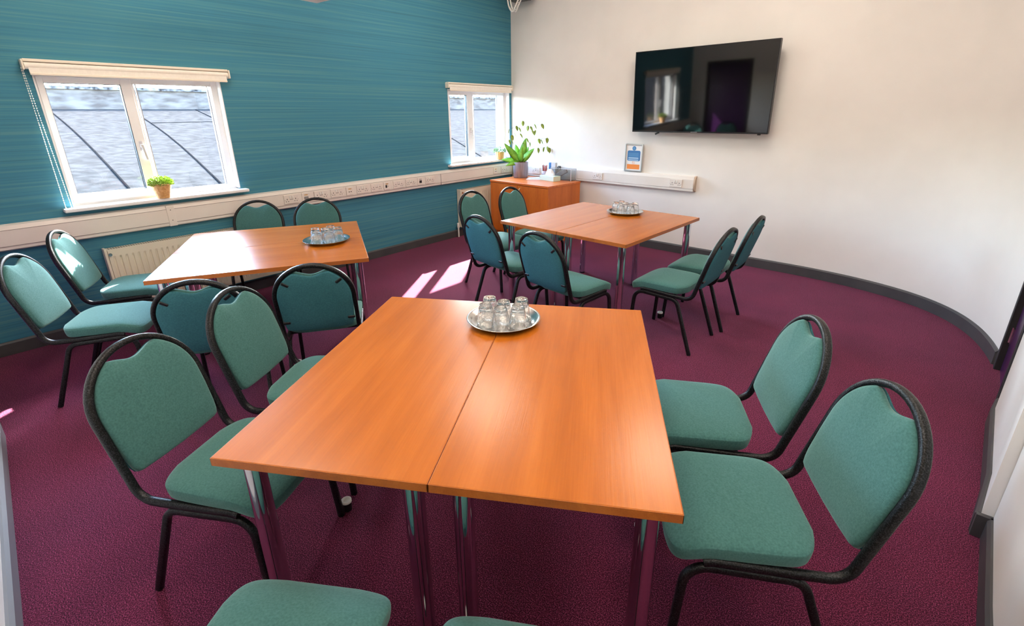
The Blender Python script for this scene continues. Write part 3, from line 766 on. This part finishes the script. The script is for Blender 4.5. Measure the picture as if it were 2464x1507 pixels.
CH = {
 'A': (-3.59, 0.449, -30.7, 'green chair at the left end of the left table, nearest the camera, whole seat visible'),
 'B': (-4.193, 0.728, -28.1, 'sunlit green chair at the left end of the left table, next to the radiator'),
 'H1': (-4.203, 1.65, -119.7, 'green chair behind the left table facing the camera, left of its pair'),
 'H2': (-3.912, 2.048, -119.7, 'green chair behind the left table facing the camera, right one behind the glass tray'),
 'J1': (-2.75, 0.821, 58.0, 'dark-backed chair pushed up to the near side of the left table, left one'),
 'J2': (-2.549, 1.305, 55.1, 'dark-backed chair pushed up to the near side of the left table, right one'),
 'E': (-1.66, 0.439, -61.1, 'green chair on the left side of the front table, nearest the camera'),
 'F': (-1.93, 0.882, -56.6, 'green chair on the left side of the front table, farther from the camera'),
 'R': (-0.197, 1.354, 120.1, 'large green chair on the right side of the front table, nearest the camera'),
 'Q': (-0.46, 1.756, 118.2, 'green chair on the right side of the front table, farther from the camera'),
 'L1': (-0.838, 0.165, 32.0, 'chair cut off by the bottom edge, front of its pale teal seat showing'),
 'L2': (-0.367, 0.421, 30.1, 'chair cut off by the bottom edge, only a sliver of seat showing'),
 'K1': (-3.005, 3.35, -89.3, 'green chair by the blue wall, in front of the corner radiator'),
 'K2': (-2.875, 3.78, -89.1, 'green chair in front of the wooden cabinet doors'),
 'G1': (-2.417, 2.853, -6.4, 'blue-backed chair at the near side of the far table, left one by the sun patch'),
 'G2': (-1.745, 2.70, -7.1, 'blue-backed chair at the near side of the far table, right one with green seat'),
 'C': (-1.183, 3.226, 88.0, 'chair at the right side of the far table, nearer one seen side on'),
 'D': (-1.139, 3.74, 90.0, 'chair at the right side of the far table, the one nearer the white wall'),
}
fst = True
for k, (x_, y_, a, lb) in CH.items():
    g_ = 'green fabric stacking chairs around the tables'
    if fst: fst = False; ch0.location = (x_, y_, 0); ch0.rotation_euler.z = radians(a); ch0['label'] = lb; ch0['group'] = g_
    else: dup(ch0, (x_, y_, 0), radians(a), lb, g_)

# ------------------------------------------------------------------ trays and upturned tumblers
def tray(x_, y_, label):
    prof = [(0.001, 0.0005), (0.124, 0.0005), (0.141, 0.008), (0.152, 0.019), (0.158, 0.021), (0.159, 0.0225), (0.157, 0.0235), (0.150, 0.0215), (0.139, 0.0105), (0.122, 0.003), (0.001, 0.003)]
    o_ = MB().lathe(prof, 56).build('serving_tray', m_steel, None, loc=(x_, y_, TT + 0.0003)); smooth_angle(o_, 50)
    return tag(o_, label, 'tray', 'round steel trays of tumblers')
TR = [(-1.258, 1.437), (-3.155, 1.705), (-1.957, 3.905)]
tray(*TR[0], 'round steel tray holding upturned tumblers on the front table')
tray(*TR[1], 'round steel tray holding upturned tumblers on the left table')
tray(*TR[2], 'round steel tray holding upturned tumblers on the far table')
def make_tumbler():
    # upturned: rim at the bottom, thick base at the top; ten facets on the lower two thirds
    segs = 30
    def R(r, k, f): 
        a = 2 * pi * k / segs; r *= 0.96
        return r * (1 - f * 0.055 * (1 - abs(cos(5 * a)) ) )
    outer = [(0.0390, 0.0, 0), (0.0397, 0.003, 0.3), (0.0390, 0.02, 1), (0.0370, 0.045, 1), (0.0335, 0.066, 1), (0.0308, 0.078, 0.4), (0.0290, 0.086, 0.0), (0.0280, 0.092, 0), (0.0262, 0.0935, 0), (0.021, 0.091, 0), (0.001, 0.0905, 0)]
    inner = [(0.001, 0.078, 0), (0.020, 0.077, 0), (0.0255, 0.072, 0), (0.0315, 0.05, 0), (0.0352, 0.02, 0), (0.0372, 0.001, 0)]
    mb_ = MB(); rs = []
    for r, z, f in outer + inner: rs.append([(R(r, k, f) * cos(2 * pi * k / segs), R(r, k, f) * sin(2 * pi * k / segs), z) for k in range(segs)])
    mb_.rings(rs, True, False, False, True, loop=True)
    return mb_.build('glass_tumbler', m_tumbler)
tum = make_tumbler()
GT = [[(-1.331, 1.431), (-1.283, 1.345), (-1.244, 1.427), (-1.189, 1.338), (-1.203, 1.515), (-1.153, 1.421)],
      [(-3.262, 1.652), (-3.135, 1.605), (-3.190, 1.690), (-3.098, 1.692), (-3.205, 1.775), (-3.118, 1.778)],
      [(-2.042, 3.880), (-2.035, 3.965), (-1.958, 3.810), (-1.950, 3.895), (-1.872, 3.858), (-1.877, 3.945)]]
PLC = ['back left', 'front left', 'centre back', 'centre front', 'back right', 'front right']
PL2 = ['far left', 'near left', 'far middle', 'near middle', 'far right', 'near right']
PL3 = ['left front', 'left rear', 'middle front', 'middle rear', 'right front', 'right rear']
for lst, tc_ in zip(GT, TR):          # spread the glasses so that they stand clear of each other on the flat of the tray
    Q = [Vector((a - tc_[0], b_ - tc_[1])) for a, b_ in lst]
    for it in range(400):
        for i in range(6):
            for j in range(i):
                d_ = Q[i] - Q[j]; g_ = 0.0775 - d_.length
                if g_ > 0: d_.normalize(); Q[i] += d_ * g_ * 0.5; Q[j] -= d_ * g_ * 0.5
        for q in Q:
            if q.length > 0.082: q *= 0.082 / q.length
    lst[:] = [(tc_[0] + q.x, tc_[1] + q.y) for q in Q]
ft = True
for ti, (lst, tn, pl) in enumerate(zip(GT, ('front table', 'left table', 'far table'), (PLC, PL2, PL3))):
    for j, ((x_, y_), p_) in enumerate(zip(lst, pl)):
        # keep each glass standing on the flat of its tray
        dx, dy = x_ - TR[ti][0], y_ - TR[ti][1]
        o_ = tum if ft else tum.copy()
        if not ft: COL.objects.link(o_)
        ft = False
        o_.location = (TR[ti][0] + dx, TR[ti][1] + dy, TT + 0.0036); o_.rotation_euler.z = j * 0.7
        tag(o_, 'clear faceted tumbler upside down on the %s tray, %s of the six' % (tn, p_), 'glass', 'upturned tumblers on trays')

# ------------------------------------------------------------------ television, poster
tv = thing('wall_television', 'large black flat screen television on the white wall', 'television', (-1.932, 5.29, 1.775), -0.051)
tilt = radians(2.8)
def tvp(mb_):
    out = []
    for x, y, z in mb_.v:     # local: x along, y depth (negative = towards room), z up; tilt about x
        out.append((x, y * cos(tilt) - z * sin(tilt), z * cos(tilt) + y * sin(tilt)))
    mb_.v = out; return mb_
hw_, hh_ = 0.7255, 0.4155
tvp(MB().box(-hw_, hw_, 0.004, 0.045, -hh_, hh_).box(-0.45, 0.45, 0.045, 0.075, -0.33, 0.2)).build('cabinet_back', m_blackplastic, tv, bevel=0.004)
tvp(MB().box(-hw_ + 0.009, hw_ - 0.009, -0.0005, 0.004, -hh_ + 0.014, hh_ - 0.009)).build('screen', m_tvscreen, tv)
bz_ = MB()
for a in ((-hw_, hw_, -hh_, -hh_ + 0.013), (-hw_, hw_, hh_ - 0.0085, hh_)): bz_.box(a[0], a[1], -0.003, 0.004, a[2], a[3])
for a in ((-hw_, -hw_ + 0.0085), (hw_ - 0.0085, hw_)): bz_.box(a[0], a[1], -0.003, 0.004, -hh_ + 0.013, hh_ - 0.0085)
tvp(bz_).build('bezel', mat('gunmetal_bezel', rgb(34, 34, 38), 0.28, 0.5), tv)
tvp(MB().box(-0.035, 0.035, -0.0036, -0.003, -hh_ + 0.004, -hh_ + 0.010)).build('badge', mat('grey_badge', rgb(140, 140, 145), 0.4), tv)
tvp(MB().obox((-0.42, 0.005, -hh_ - 0.012), (0.022, 0, 0.010), (0, 0.007, 0), (-0.004, 0, 0.007))).build('sensor_pod', m_blackplastic, tv, bevel=0.002)
tvp(MB().box(0.63, 0.66, 0.0, 0.02, -hh_ - 0.012, -hh_)).build('control_nub', m_blackplastic, tv, bevel=0.003)
MB().box(-0.25, 0.25, 0.045, 0.13, -0.15, 0.15).build('wall_bracket', m_blackmetal, tv)

po = thing('framed_notice', 'silver framed notice with blue panel and orange strip, standing on the wall trunking', 'sign', (-2.662, 5.452, 1.061), radians(-2.2))
pw_, ph_ = 0.115, 0.158
f_ = MB()
f_.box(-pw_, -pw_ + 0.012, -0.018, 0, -ph_, ph_).box(pw_ - 0.012, pw_, -0.018, 0, -ph_, ph_).box(-pw_ + 0.012, pw_ - 0.012, -0.018, 0, -ph_, -ph_ + 0.012).box(-pw_ + 0.012, pw_ - 0.012, -0.018, 0, ph_ - 0.012, ph_)
f_.build('frame', m_silver, po, bevel=0.003)
MB().box(-pw_ + 0.012, pw_ - 0.012, -0.008, -0.002, -ph_ + 0.012, ph_ - 0.012).build('sheet', m_paper, po)
def flat_round(cx, cz, w2, h2, r, y0, name, m):
    P_ = [(cx + a, cz + b_) for a, b_ in rrect(w2, h2, r, 5)]
    mb_ = MB(); mb_.rings([[(a, y0 + 0.0004, b_) for a, b_ in P_], [(a, y0, b_) for a, b_ in P_]], True, True, True, False)
    return mb_.build(name, m, po)
flat_round(0.0, 0.108, 0.025, 0.025, 0.0249, -0.0087, 'blue_disc', m_navy)
flat_round(0.0, 0.108, 0.016, 0.016, 0.0159, -0.0091, 'disc_emblem', mat('mid_blue_print', rgb(92, 150, 200), 0.5))
flat_round(0.0, 0.022, 0.084, 0.060, 0.018, -0.0087, 'blue_panel', m_navy)
for zc, hh2, m_ in ((0.048, 0.0035, mat('light_line_print', rgb(92, 150, 196), 0.5)), (0.034, 0.0035, None), (0.020, 0.0035, None), (-0.004, 0.007, m_paleprint), (-0.026, 0.006, m_paleprint)):
    if m_ is None: m_ = bpy.data.materials['light_line_print']
    flat_round(-0.004, zc, 0.066, hh2, 0.002, -0.0091, 'text_line', m_)
rg = MB(); rg.tube([(0.0 + 0.016 * cos(2 * pi * k / 24), -0.0087, -0.058 + 0.016 * sin(2 * pi * k / 24)) for k in range(24)], [(0.0014, 0.0005), (-0.0014, 0.0005), (-0.0014, -0.0005), (0.0014, -0.0005)], side=(0, 1, 0), loop=True)
rg.obox((0, -0.0087, -0.058), (0.011, 0, -0.011), (0, 0.0004, 0), (0.001, 0, 0.001)).build('prohibition_ring', m_orange, po)
flat_round(0.0, -0.105, 0.082, 0.028, 0.003, -0.0087, 'orange_panel', m_orange)

# ------------------------------------------------------------------ cabinet and what stands on it
CR = radians(-4.2)
cb = thing('storage_cabinet', 'low cherry two-door cabinet in the far corner', 'cabinet', (-3.895, 5.115, 0), CR)
cw, cd, chh = 0.512, 0.325, 0.735
MB().box(-cw, cw, -cd, cd, chh - 0.025, chh).build('top', m_cab_top, cb, bevel=0.002, seg=1)
MB().box(-cw + 0.006, -cw + 0.024, -cd + 0.006, cd - 0.002, 0.06, chh - 0.025).build('side_panel', m_cab, cb)
MB().box(cw - 0.024, cw - 0.006, -cd + 0.006, cd - 0.002, 0.06, chh - 0.025).build('side_panel', m_cab, cb)
MB().box(-cw + 0.024, cw - 0.024, cd - 0.015, cd - 0.002, 0.06, chh - 0.025).build('back_panel', m_cab, cb)
MB().box(-cw + 0.01, cw - 0.01, -cd + 0.03, cd - 0.01, 0.0, 0.06).build('plinth', m_cab, cb)
MB().box(-cw + 0.024, cw - 0.024, -cd + 0.03, cd - 0.015, 0.06, 0.078).build('base_panel', m_cab, cb)
for s_ in (-1, 1):
    dr = MB().box(min(s_ * 0.002, s_ * (cw - 0.008)), max(s_ * 0.002, s_ * (cw - 0.008)), -cd + 0.004, -cd + 0.021, 0.066, chh - 0.03).build('door', m_cab, cb, bevel=0.0015, seg=1)
    hx = s_ * 0.045; hz = chh - 0.11
    P_ = [(hx, -cd + 0.004, hz - 0.048), (hx, -cd - 0.014, hz - 0.04), (hx, -cd - 0.022, hz - 0.015), (hx, -cd - 0.022, hz + 0.015), (hx, -cd - 0.014, hz + 0.04), (hx, -cd + 0.004, hz + 0.048)]
    MB().tube(P_, circ(0.006, 8), side=(1, 0, 0)).build('handle', mat('tan_handle', rgb(176, 136, 92), 0.35), dr)
CZ = chh + 0.0003
# plant in a grey ceramic pot
pl = thing('potted_plant', 'broad-leaved plant with a trailing twig in a grey ceramic pot', 'plant', (-4.24, 5.255, CZ))
MB().lathe([(0.001, 0), (0.094, 0), (0.098, 0.004), (0.105, 0.205), (0.104, 0.21), (0.098, 0.21), (0.096, 0.198), (0.001, 0.198)], 40).build('pot', m_pot, pl)
so = MB()
for k in range(60):
    a = random.uniform(0, 2 * pi); r_ = 0.088 * sqrt(random.random()); c_ = Vector((r_ * cos(a), r_ * sin(a), 0.200 + random.uniform(0, 0.008)))
    u_ = Vector((random.uniform(-1, 1), random.uniform(-1, 1), random.uniform(-.4, .4))).normalized(); v_ = u_.cross(Vector((0, 0, 1))).normalized()
    so.obox(c_, u_ * random.uniform(.008, .015), v_ * 0.006, u_.cross(v_) * 0.004)
o_ = so.build('bark_chips', m_soil, pl); o_['kind'] = 'stuff'
def leaf_mesh(name, length, width, arch, m, fold=0.25, n_=9):
    mb_ = MB(); rs = []
    for i in range(n_ + 1):
        t = i / n_; wv = width * (sin(pi * t ** 0.75)) ** 0.8 * 0.5 + 0.0006
        y = length * t; z = arch * t * t
        rs.append([(-wv, y, z + fold * wv), (0, y, z - 0.001), (wv, y, z + fold * wv), (0, y, z + 0.0012)])
    mb_.rings(rs, True, True, True, True); o_ = mb_.build(name, m); return o_
def place_leaf(o_, parent, base, direction, roll=0.0, face=None):
    d_ = Vector(direction).normalized(); upv = Vector(face) if face is not None else Vector((0, 0, 1))
    s_ = d_.cross(upv); 
    if s_.length < 1e-3: s_ = Vector((1, 0, 0))
    s_.normalize(); n_ = s_.cross(d_)
    R_ = Matrix((s_, d_, n_)).transposed().to_4x4() @ Matrix.Rotation(roll, 4, 'Y')
    R_.translation = base; o_.parent = parent; o_.matrix_local = R_
# room-facing directions: u = image-right, toward camera = f
U_ = Vector((0.77, 0.64, 0)); F_ = Vector((0.62, -0.78, 0)).normalized()
BL = [(-0.62, 0.80, 0.15, 0.33, 0.095, -0.03), (0.20, 0.98, -0.1, 0.33, 0.105, 0.0), (0.05, 0.95, 0.4, 0.24, 0.085, -0.02), (0.68, 0.80, 0.2, 0.26, 0.090, -0.02),
      (-0.95, 0.35, 0.35, 0.24, 0.080, -0.10), (-0.75, 0.1, 0.8, 0.20, 0.07, -0.09), (0.42, 0.85, -0.5, 0.26, 0.085, 0.0), (-0.25, 0.9, -0.4, 0.27, 0.09, 0.0)]
for (a, b_, c_, ln, wd, ar) in BL:
    lf = leaf_mesh('leaf', ln, wd, ar, m_leaf)
    place_leaf(lf, pl, Vector((0.0, 0.0, 0.2)) + U_ * 0.02 * a, U_ * a + Vector((0, 0, 1)) * b_ + F_ * c_, random.uniform(-.35, .35), F_ + Vector((0, 0, 0.55)))
# trailing twig with small hanging leaves; positions in the upright plane through the pot
def pt(u, z, f=0.0): return Vector((0, 0, 0)) + U_ * u + F_ * f + Vector((0, 0, z - 0.735))
twigs = [[(0.04, 0.94), (0.06, 1.10), (0.03, 1.25), (-0.02, 1.38), (0.03, 1.46)],
         [(0.03, 1.25), (0.10, 1.37), (0.18, 1.42), (0.28, 1.43)],
         [(0.06, 1.10), (0.16, 1.22), (0.28, 1.25), (0.34, 1.24)],
         [(0.06, 1.00), (0.18, 1.12), (0.28, 1.13), (0.36, 1.13)],
         [(-0.01, 1.36), (-0.10, 1.39), (-0.16, 1.36)], [(0.04, 1.18), (-0.08, 1.24), (-0.14, 1.24)]]
for tw in twigs:
    P_ = [pt(u, z, -0.02) for u, z in tw]
    MB().tube(P_, circ(0.0018, 6), side=(0.3, 0.5, 0.2)).build('twig', m_stem, pl)
small = leaf_mesh('leaf', 0.080, 0.044, 0.006, m_leafdark, n_=6)
SL = [(0.03, 1.48), (-0.15, 1.38), (-0.06, 1.42), (-0.03, 1.40), (0.10, 1.42), (0.13, 1.41), (0.18, 1.44), (0.28, 1.44), (0.15, 1.36), (0.20, 1.36), (0.27, 1.24), (0.24, 1.25), (0.33, 1.26), (0.36, 1.26),
      (0.12, 1.21), (-0.14, 1.25), (-0.16, 1.24), (0.32, 1.14), (0.36, 1.15), (0.39, 1.13), (0.16, 1.12), (0.24, 1.13), (-0.01, 1.32), (0.07, 1.26), (-0.09, 1.33), (0.42, 1.12), (-0.12, 1.30)]
for j, (u, z) in enumerate(SL):
    lf = small if j == 0 else small.copy()
    if j: COL.objects.link(lf)
    place_leaf(lf, pl, pt(u, z, -0.02 + random.uniform(-.02, .02)), Vector((0, 0, -1)) + U_ * random.uniform(-.1, .5) + F_ * random.uniform(-.3, .3), random.uniform(-1.2, 1.2))
# papers
pp = thing('paper_pile', 'loose white papers lying in front of the plant pot', 'paper', (-4.02, 5.30, CZ), 0.5)
for k, (dx, dy, r_) in enumerate(((0, 0, 0), (0.03, 0.01, 0.3), (0.07, -0.015, -0.25))):
    MB().box(-0.105, 0.105, -0.148 if k == 0 else -0.09, 0.10, 0.002 * k, 0.002 * k + 0.0019).build('sheet', m_paper, pp, loc=(dx, dy, 0), rotz=r_)
# pen pot
pn = thing('pen_pot', 'clear pot of black and red pens on the cabinet', 'pen pot', (-3.925, 5.385, CZ))
MB().lathe([(0.001, 0.0), (0.036, 0.0), (0.040, 0.10), (0.038, 0.10), (0.034, 0.004), (0.001, 0.004)], 24).build('cup', mat('frosted_cup', rgb(196, 186, 200), 0.4), pn)
for k in range(11):
    a = 2 * pi * k / 11; b0 = Vector((0.014 * cos(a), 0.014 * sin(a), 0.006)); tp = Vector((0.030 * cos(a) , 0.030 * sin(a), 0.165 + 0.02 * ((k * 7) % 3) / 3))
    MB().tube([b0, b0.lerp(tp, 0.9), tp], circ(0.0045, 7), side=(1, 0, 0)).build('pen', m_pinkpen if k in (0, 1, 2, 9, 10, 8) else m_blackplastic, pn)
# tissue box
tx = thing('tissue_box', 'pale mint tissue box with a white tissue pulled up', 'tissue box', (-3.735, 5.242, CZ), radians(-12))
MB().box(-0.135, 0.135, -0.062, 0.062, 0, 0.062).build('box', m_mint, tx, bevel=0.002, seg=1)
rs = []
for i, (k, z) in enumerate(((1.0, 0.0622), (0.92, 0.085), (0.72, 0.115), (0.5, 0.135), (0.28, 0.142))):
    rs.append([(0.085 * k * cos(2 * pi * j / 20) + 0.006 * sin(j * 1.7 + i), 0.03 * k * sin(2 * pi * j / 20) * (1 + 0.35 * sin(j * 2.3 + i)), z + 0.006 * sin(j * 1.9)) if i else (0.085 * cos(2 * pi * j / 20), 0.03 * sin(2 * pi * j / 20), z) for j in range(20)])
MB().rings(rs, True, False, True, True).build('tissue', m_paper, tx)
# clear acrylic box with bits in it
ax = thing('clear_storage_box', 'clear acrylic box holding dark odds and ends, against the white wall', 'box', (-3.62, 5.455 - 0.075, CZ), radians(-3))
q = MB(); bx, by_, bh = 0.165, 0.055, 0.15
q.box(-bx, bx, -by_, -by_ + 0.003, 0, bh).box(-bx, bx, by_ - 0.003, by_, 0, bh).box(-bx, -bx + 0.003, -by_ + 0.003, by_ - 0.003, 0, bh).box(bx - 0.003, bx, -by_ + 0.003, by_ - 0.003, 0, bh).box(-bx + 0.003, bx - 0.003, -by_ + 0.003, by_ - 0.003, 0, 0.003)
q.build('box_body', m_clear, ax)
e = MB()
for sx in (-1, 1):
    for sy in (-1, 1): e.box(sx * bx - 0.003, sx * bx + 0.003, sy * by_ - 0.003, sy * by_ + 0.003, 0, bh + 0.002)
    e.box(sx * bx - 0.003, sx * bx + 0.003, -by_, by_, bh - 0.003, bh + 0.002)
for sy in (-1, 1): e.box(-bx, bx, sy * by_ - 0.003, sy * by_ + 0.003, bh - 0.003, bh + 0.002)
e.build('rim', m_palegrey, ax)
re_ = tag(MB().obox((0, 0, 0.075), (0.09, 0, 0.045), (0, 0.012, 0), (-0.012, 0, 0.024)).build('remote_control', m_seamgrey, None, bevel=0.004, loc=(-3.66, 5.385, CZ + 0.004)), 'grey remote control leaning inside the clear box', 'remote')
cl = MB().tube([(0.025 * cos(a * 0.5), 0.0, 0.035 + 0.02 * sin(a * 0.9)) for a in range(14)], circ(0.006, 8), side=(0, 1, 0))
tag(cl.build('black_cable', m_blackplastic, None, loc=(-3.70, 5.40, CZ + 0.118)), 'black cable coil poking out of the clear box top', 'cable')
# blue and white pack behind
pk = thing('wipes_pack', 'blue and white upright pack behind the clear box', 'pack', (-3.84, 5.452, CZ), radians(-3))
MB().box(-0.052, -0.012, -0.022, 0.022, 0, 0.205).build('blue_side', m_navy, pk, bevel=0.002)
MB().box(-0.0118, 0.06, -0.022, 0.022, 0, 0.208).build('white_side', m_palegrey, pk, bevel=0.002)

# ------------------------------------------------------------------ window sill pots
def sprigs(name, parent, m, r0, zbase, hgt, n_, seed, spread=1.0):
    random.seed(seed); mb_ = MB()
    for k in range(n_):
        a = random.uniform(0, 2 * pi); r_ = r0 * sqrt(random.random()); b0 = Vector((r_ * cos(a), r_ * sin(a), zbase + hgt * random.uniform(0, 0.9) * (1 - 0.5 * (r_ / r0) ** 2)))
        d_ = Vector((cos(a) * r_ / r0 * spread + random.uniform(-.6, .6), sin(a) * r_ / r0 * spread + random.uniform(-.6, .6), random.uniform(0.2, 1.2))).normalized()
        s_ = d_.cross(Vector((random.uniform(-1, 1), random.uniform(-1, 1), 0.3))).normalized()
        ln = random.uniform(0.010, 0.020); wd = ln * 0.28; nn = d_.cross(s_) * 0.0012
        mb_.add([b0, b0 + d_ * ln * 0.5 + s_ * wd + nn, b0 + d_ * ln, b0 + d_ * ln * 0.5 - s_ * wd + nn, b0 + d_ * ln * 0.5 - nn],
                [(0, 1, 4), (1, 2, 4), (2, 3, 4), (3, 0, 4), (0, 3, 2, 1)])
    o_ = mb_.build(name, m, parent); o_['kind'] = 'stuff'; return o_
SZ = 0.935 + 0.0245
p1 = thing('window_plant', 'small yellow-green plant in a woven basket pot on the left window sill', 'plant', (-4.625, 1.172, SZ))
rs = []; rows, cols = 26, 48
for i in range(rows + 1):
    z = 0.108 * i / rows; r0 = 0.043 + 0.026 * i / rows
    rs.append([((r0 + 0.0028 * sin(pi * i / 1.3) * (1 if ((j // 3) % 2) else -1) + 0.001 * sin(j * 2.09)) * cos(2 * pi * j / cols), (r0 + 0.0028 * sin(pi * i / 1.3) * (1 if ((j // 3) % 2) else -1) + 0.001 * sin(j * 2.09)) * sin(2 * pi * j / cols), z) for j in range(cols)])
MB().rings(rs, True, True, True, True).build('basket', m_wicker, p1)
MB().tube([(0.0695 * cos(2 * pi * k / 32), 0.0695 * sin(2 * pi * k / 32), 0.108) for k in range(32)], circ(0.004, 6), side=(0, 0, 1), loop=True).build('basket_rim', m_wicker, p1)
sprigs('foliage', p1, m_sprig, 0.078, 0.098, 0.078, 1500, 3)
p2 = thing('window_plant', 'small grey-green plant in a golden slatted pot on the corner window sill', 'plant', (-4.625, 5.262, SZ))
MB().lathe([(0.001, 0), (0.048, 0), (0.058, 0.10), (0.001, 0.10)], 24).build('pot', m_wicker, p2)
for k in range(14):
    a = 2 * pi * k / 14; c_, s_ = cos(a), sin(a)
    MB().obox((0.0555 * c_, 0.0555 * s_, 0.0525), (0.0022 * c_, 0.0022 * s_, 0), (-0.0095 * s_, 0.0095 * c_, 0), (0.005 * c_, 0.005 * s_, 0.052)).build('slat', m_slatpot, p2, bevel=0.001, seg=1)
sprigs('foliage', p2, m_sprig2, 0.082, 0.095, 0.085, 520, 5, 1.6)

# ------------------------------------------------------------------ ceiling pieces at the top edge
sp = thing('suspended_ceiling_panel', 'white suspended panel whose corner dips in at the top edge', 'panel', (-3.998 + 0.341, 2.362 - 0.578, 2.42), radians(4))
MB().box(-0.3, 0.3, -0.6, 0.6, 0, 0.04).build('panel', m_ceil, sp, bevel=0.004)
for sx in (-1, 1):
    for sy in (-1, 1): MB().lathe([(0.002, 0.04), (0.002, CEIL - 2.42)], 6, (sx * 0.25, sy * 0.5, 0)).build('hanger_wire', m_steel, sp)
sk = thing('corner_speaker', 'black box up in the far corner, only its bottom edge at the frame top', 'speaker', (-4.30, 5.36, 2.905))
MB().box(-0.14, 0.12, -0.12, 0.06, 0.0, 0.20).build('speaker_body', m_blackplastic, sk, bevel=0.012)
MB().box(-0.03, 0.03, 0.06, 0.20, 0.07, 0.11).build('bracket', m_blackmetal, sk)
mb_ = MB(); P_ = []
LO = [(-0.095, 0.0, 0.30), (-0.088, 0.0, 0.16), (-0.072, 0.0, 0.07), (-0.045, 0.0, 0.015), (-0.015, 0.0, -0.012), (0.012, 0.0, -0.005), (0.04, 0.0, 0.04), (0.085, 0.0, 0.10), (0.13, 0.0, 0.17), (0.15, 0.0, 0.30)]
P2 = catmull([(p[0], p[2]) for p in LO], 6)
for off in (-0.013, 0.013):
    mb_.tube([(p[0] + off * 0.8, off, p[1]) for p in P2], circ(0.0095, 10), side=(0, 1, 0))
cbx = mb_
loop = thing('cable_loop', 'white twin cable loop hanging down at the top of the far corner', 'cable', (-4.265, 5.17, 2.775))
for off in (-0.013, 0.013):
    MB().tube([(p[0] + off * 0.8, off, p[1]) for p in P2], circ(0.0095, 10), side=(0, 1, 0)).build('strand', m_whiteplastic, loop)
sg = MB(); n_ = 70; i0 = int(len(P2) * 0.5)
for k in range(n_):
    t_ = k / (n_ - 1) * (len(P2) - 1 - i0) + i0; i_ = min(int(t_), len(P2) - 2); f_ = t_ - i_
    px_ = P2[i_][0] + (P2[i_ + 1][0] - P2[i_][0]) * f_; pz_ = P2[i_][1] + (P2[i_ + 1][1] - P2[i_][1]) * f_
    P_.append((px_ + 0.014 * cos(k * 0.9), 0.024 * sin(k * 0.9), pz_ - 0.014 * cos(k * 0.9)))
sg.tube(P_, circ(0.003, 6), side=(0, 1, 0)).build('spiral_wrap', m_palegrey, loop)

# ceiling lights (above the frame)
lt0 = None
LIGHTS = [(-3.4, 1.2), (-3.4, 3.6), (-1.6, 1.2), (-1.42, 3.95), (-0.2, 2.4), (-0.3, 0.6)]
LBL = ['over the left table', 'between the windows and the far table', 'over the front table', 'over the far table', 'over the right-hand chairs', 'over the near right corner']
for (x_, y_), lb in zip(LIGHTS, LBL):
    lab = 'square lit ceiling light ' + lb
    if lt0 is None:
        lt0 = thing('ceiling_light', lab, 'light', (x_, y_, CEIL), 0, 'square ceiling lights')
        MB().box(-0.3, 0.3, -0.3, -0.28, -0.03, -0.0005).box(-0.3, 0.3, 0.28, 0.3, -0.03, -0.0005).box(-0.3, -0.28, -0.28, 0.28, -0.03, -0.0005).box(0.28, 0.3, -0.28, 0.28, -0.03, -0.0005).build('frame', m_upvc, lt0)
        MB().box(-0.278, 0.278, -0.278, 0.278, -0.15, -0.001).build('diffuser', m_lamp, lt0, bevel=0.02)
    else: dup(lt0, (x_, y_, CEIL), 0, lab, 'square ceiling lights')
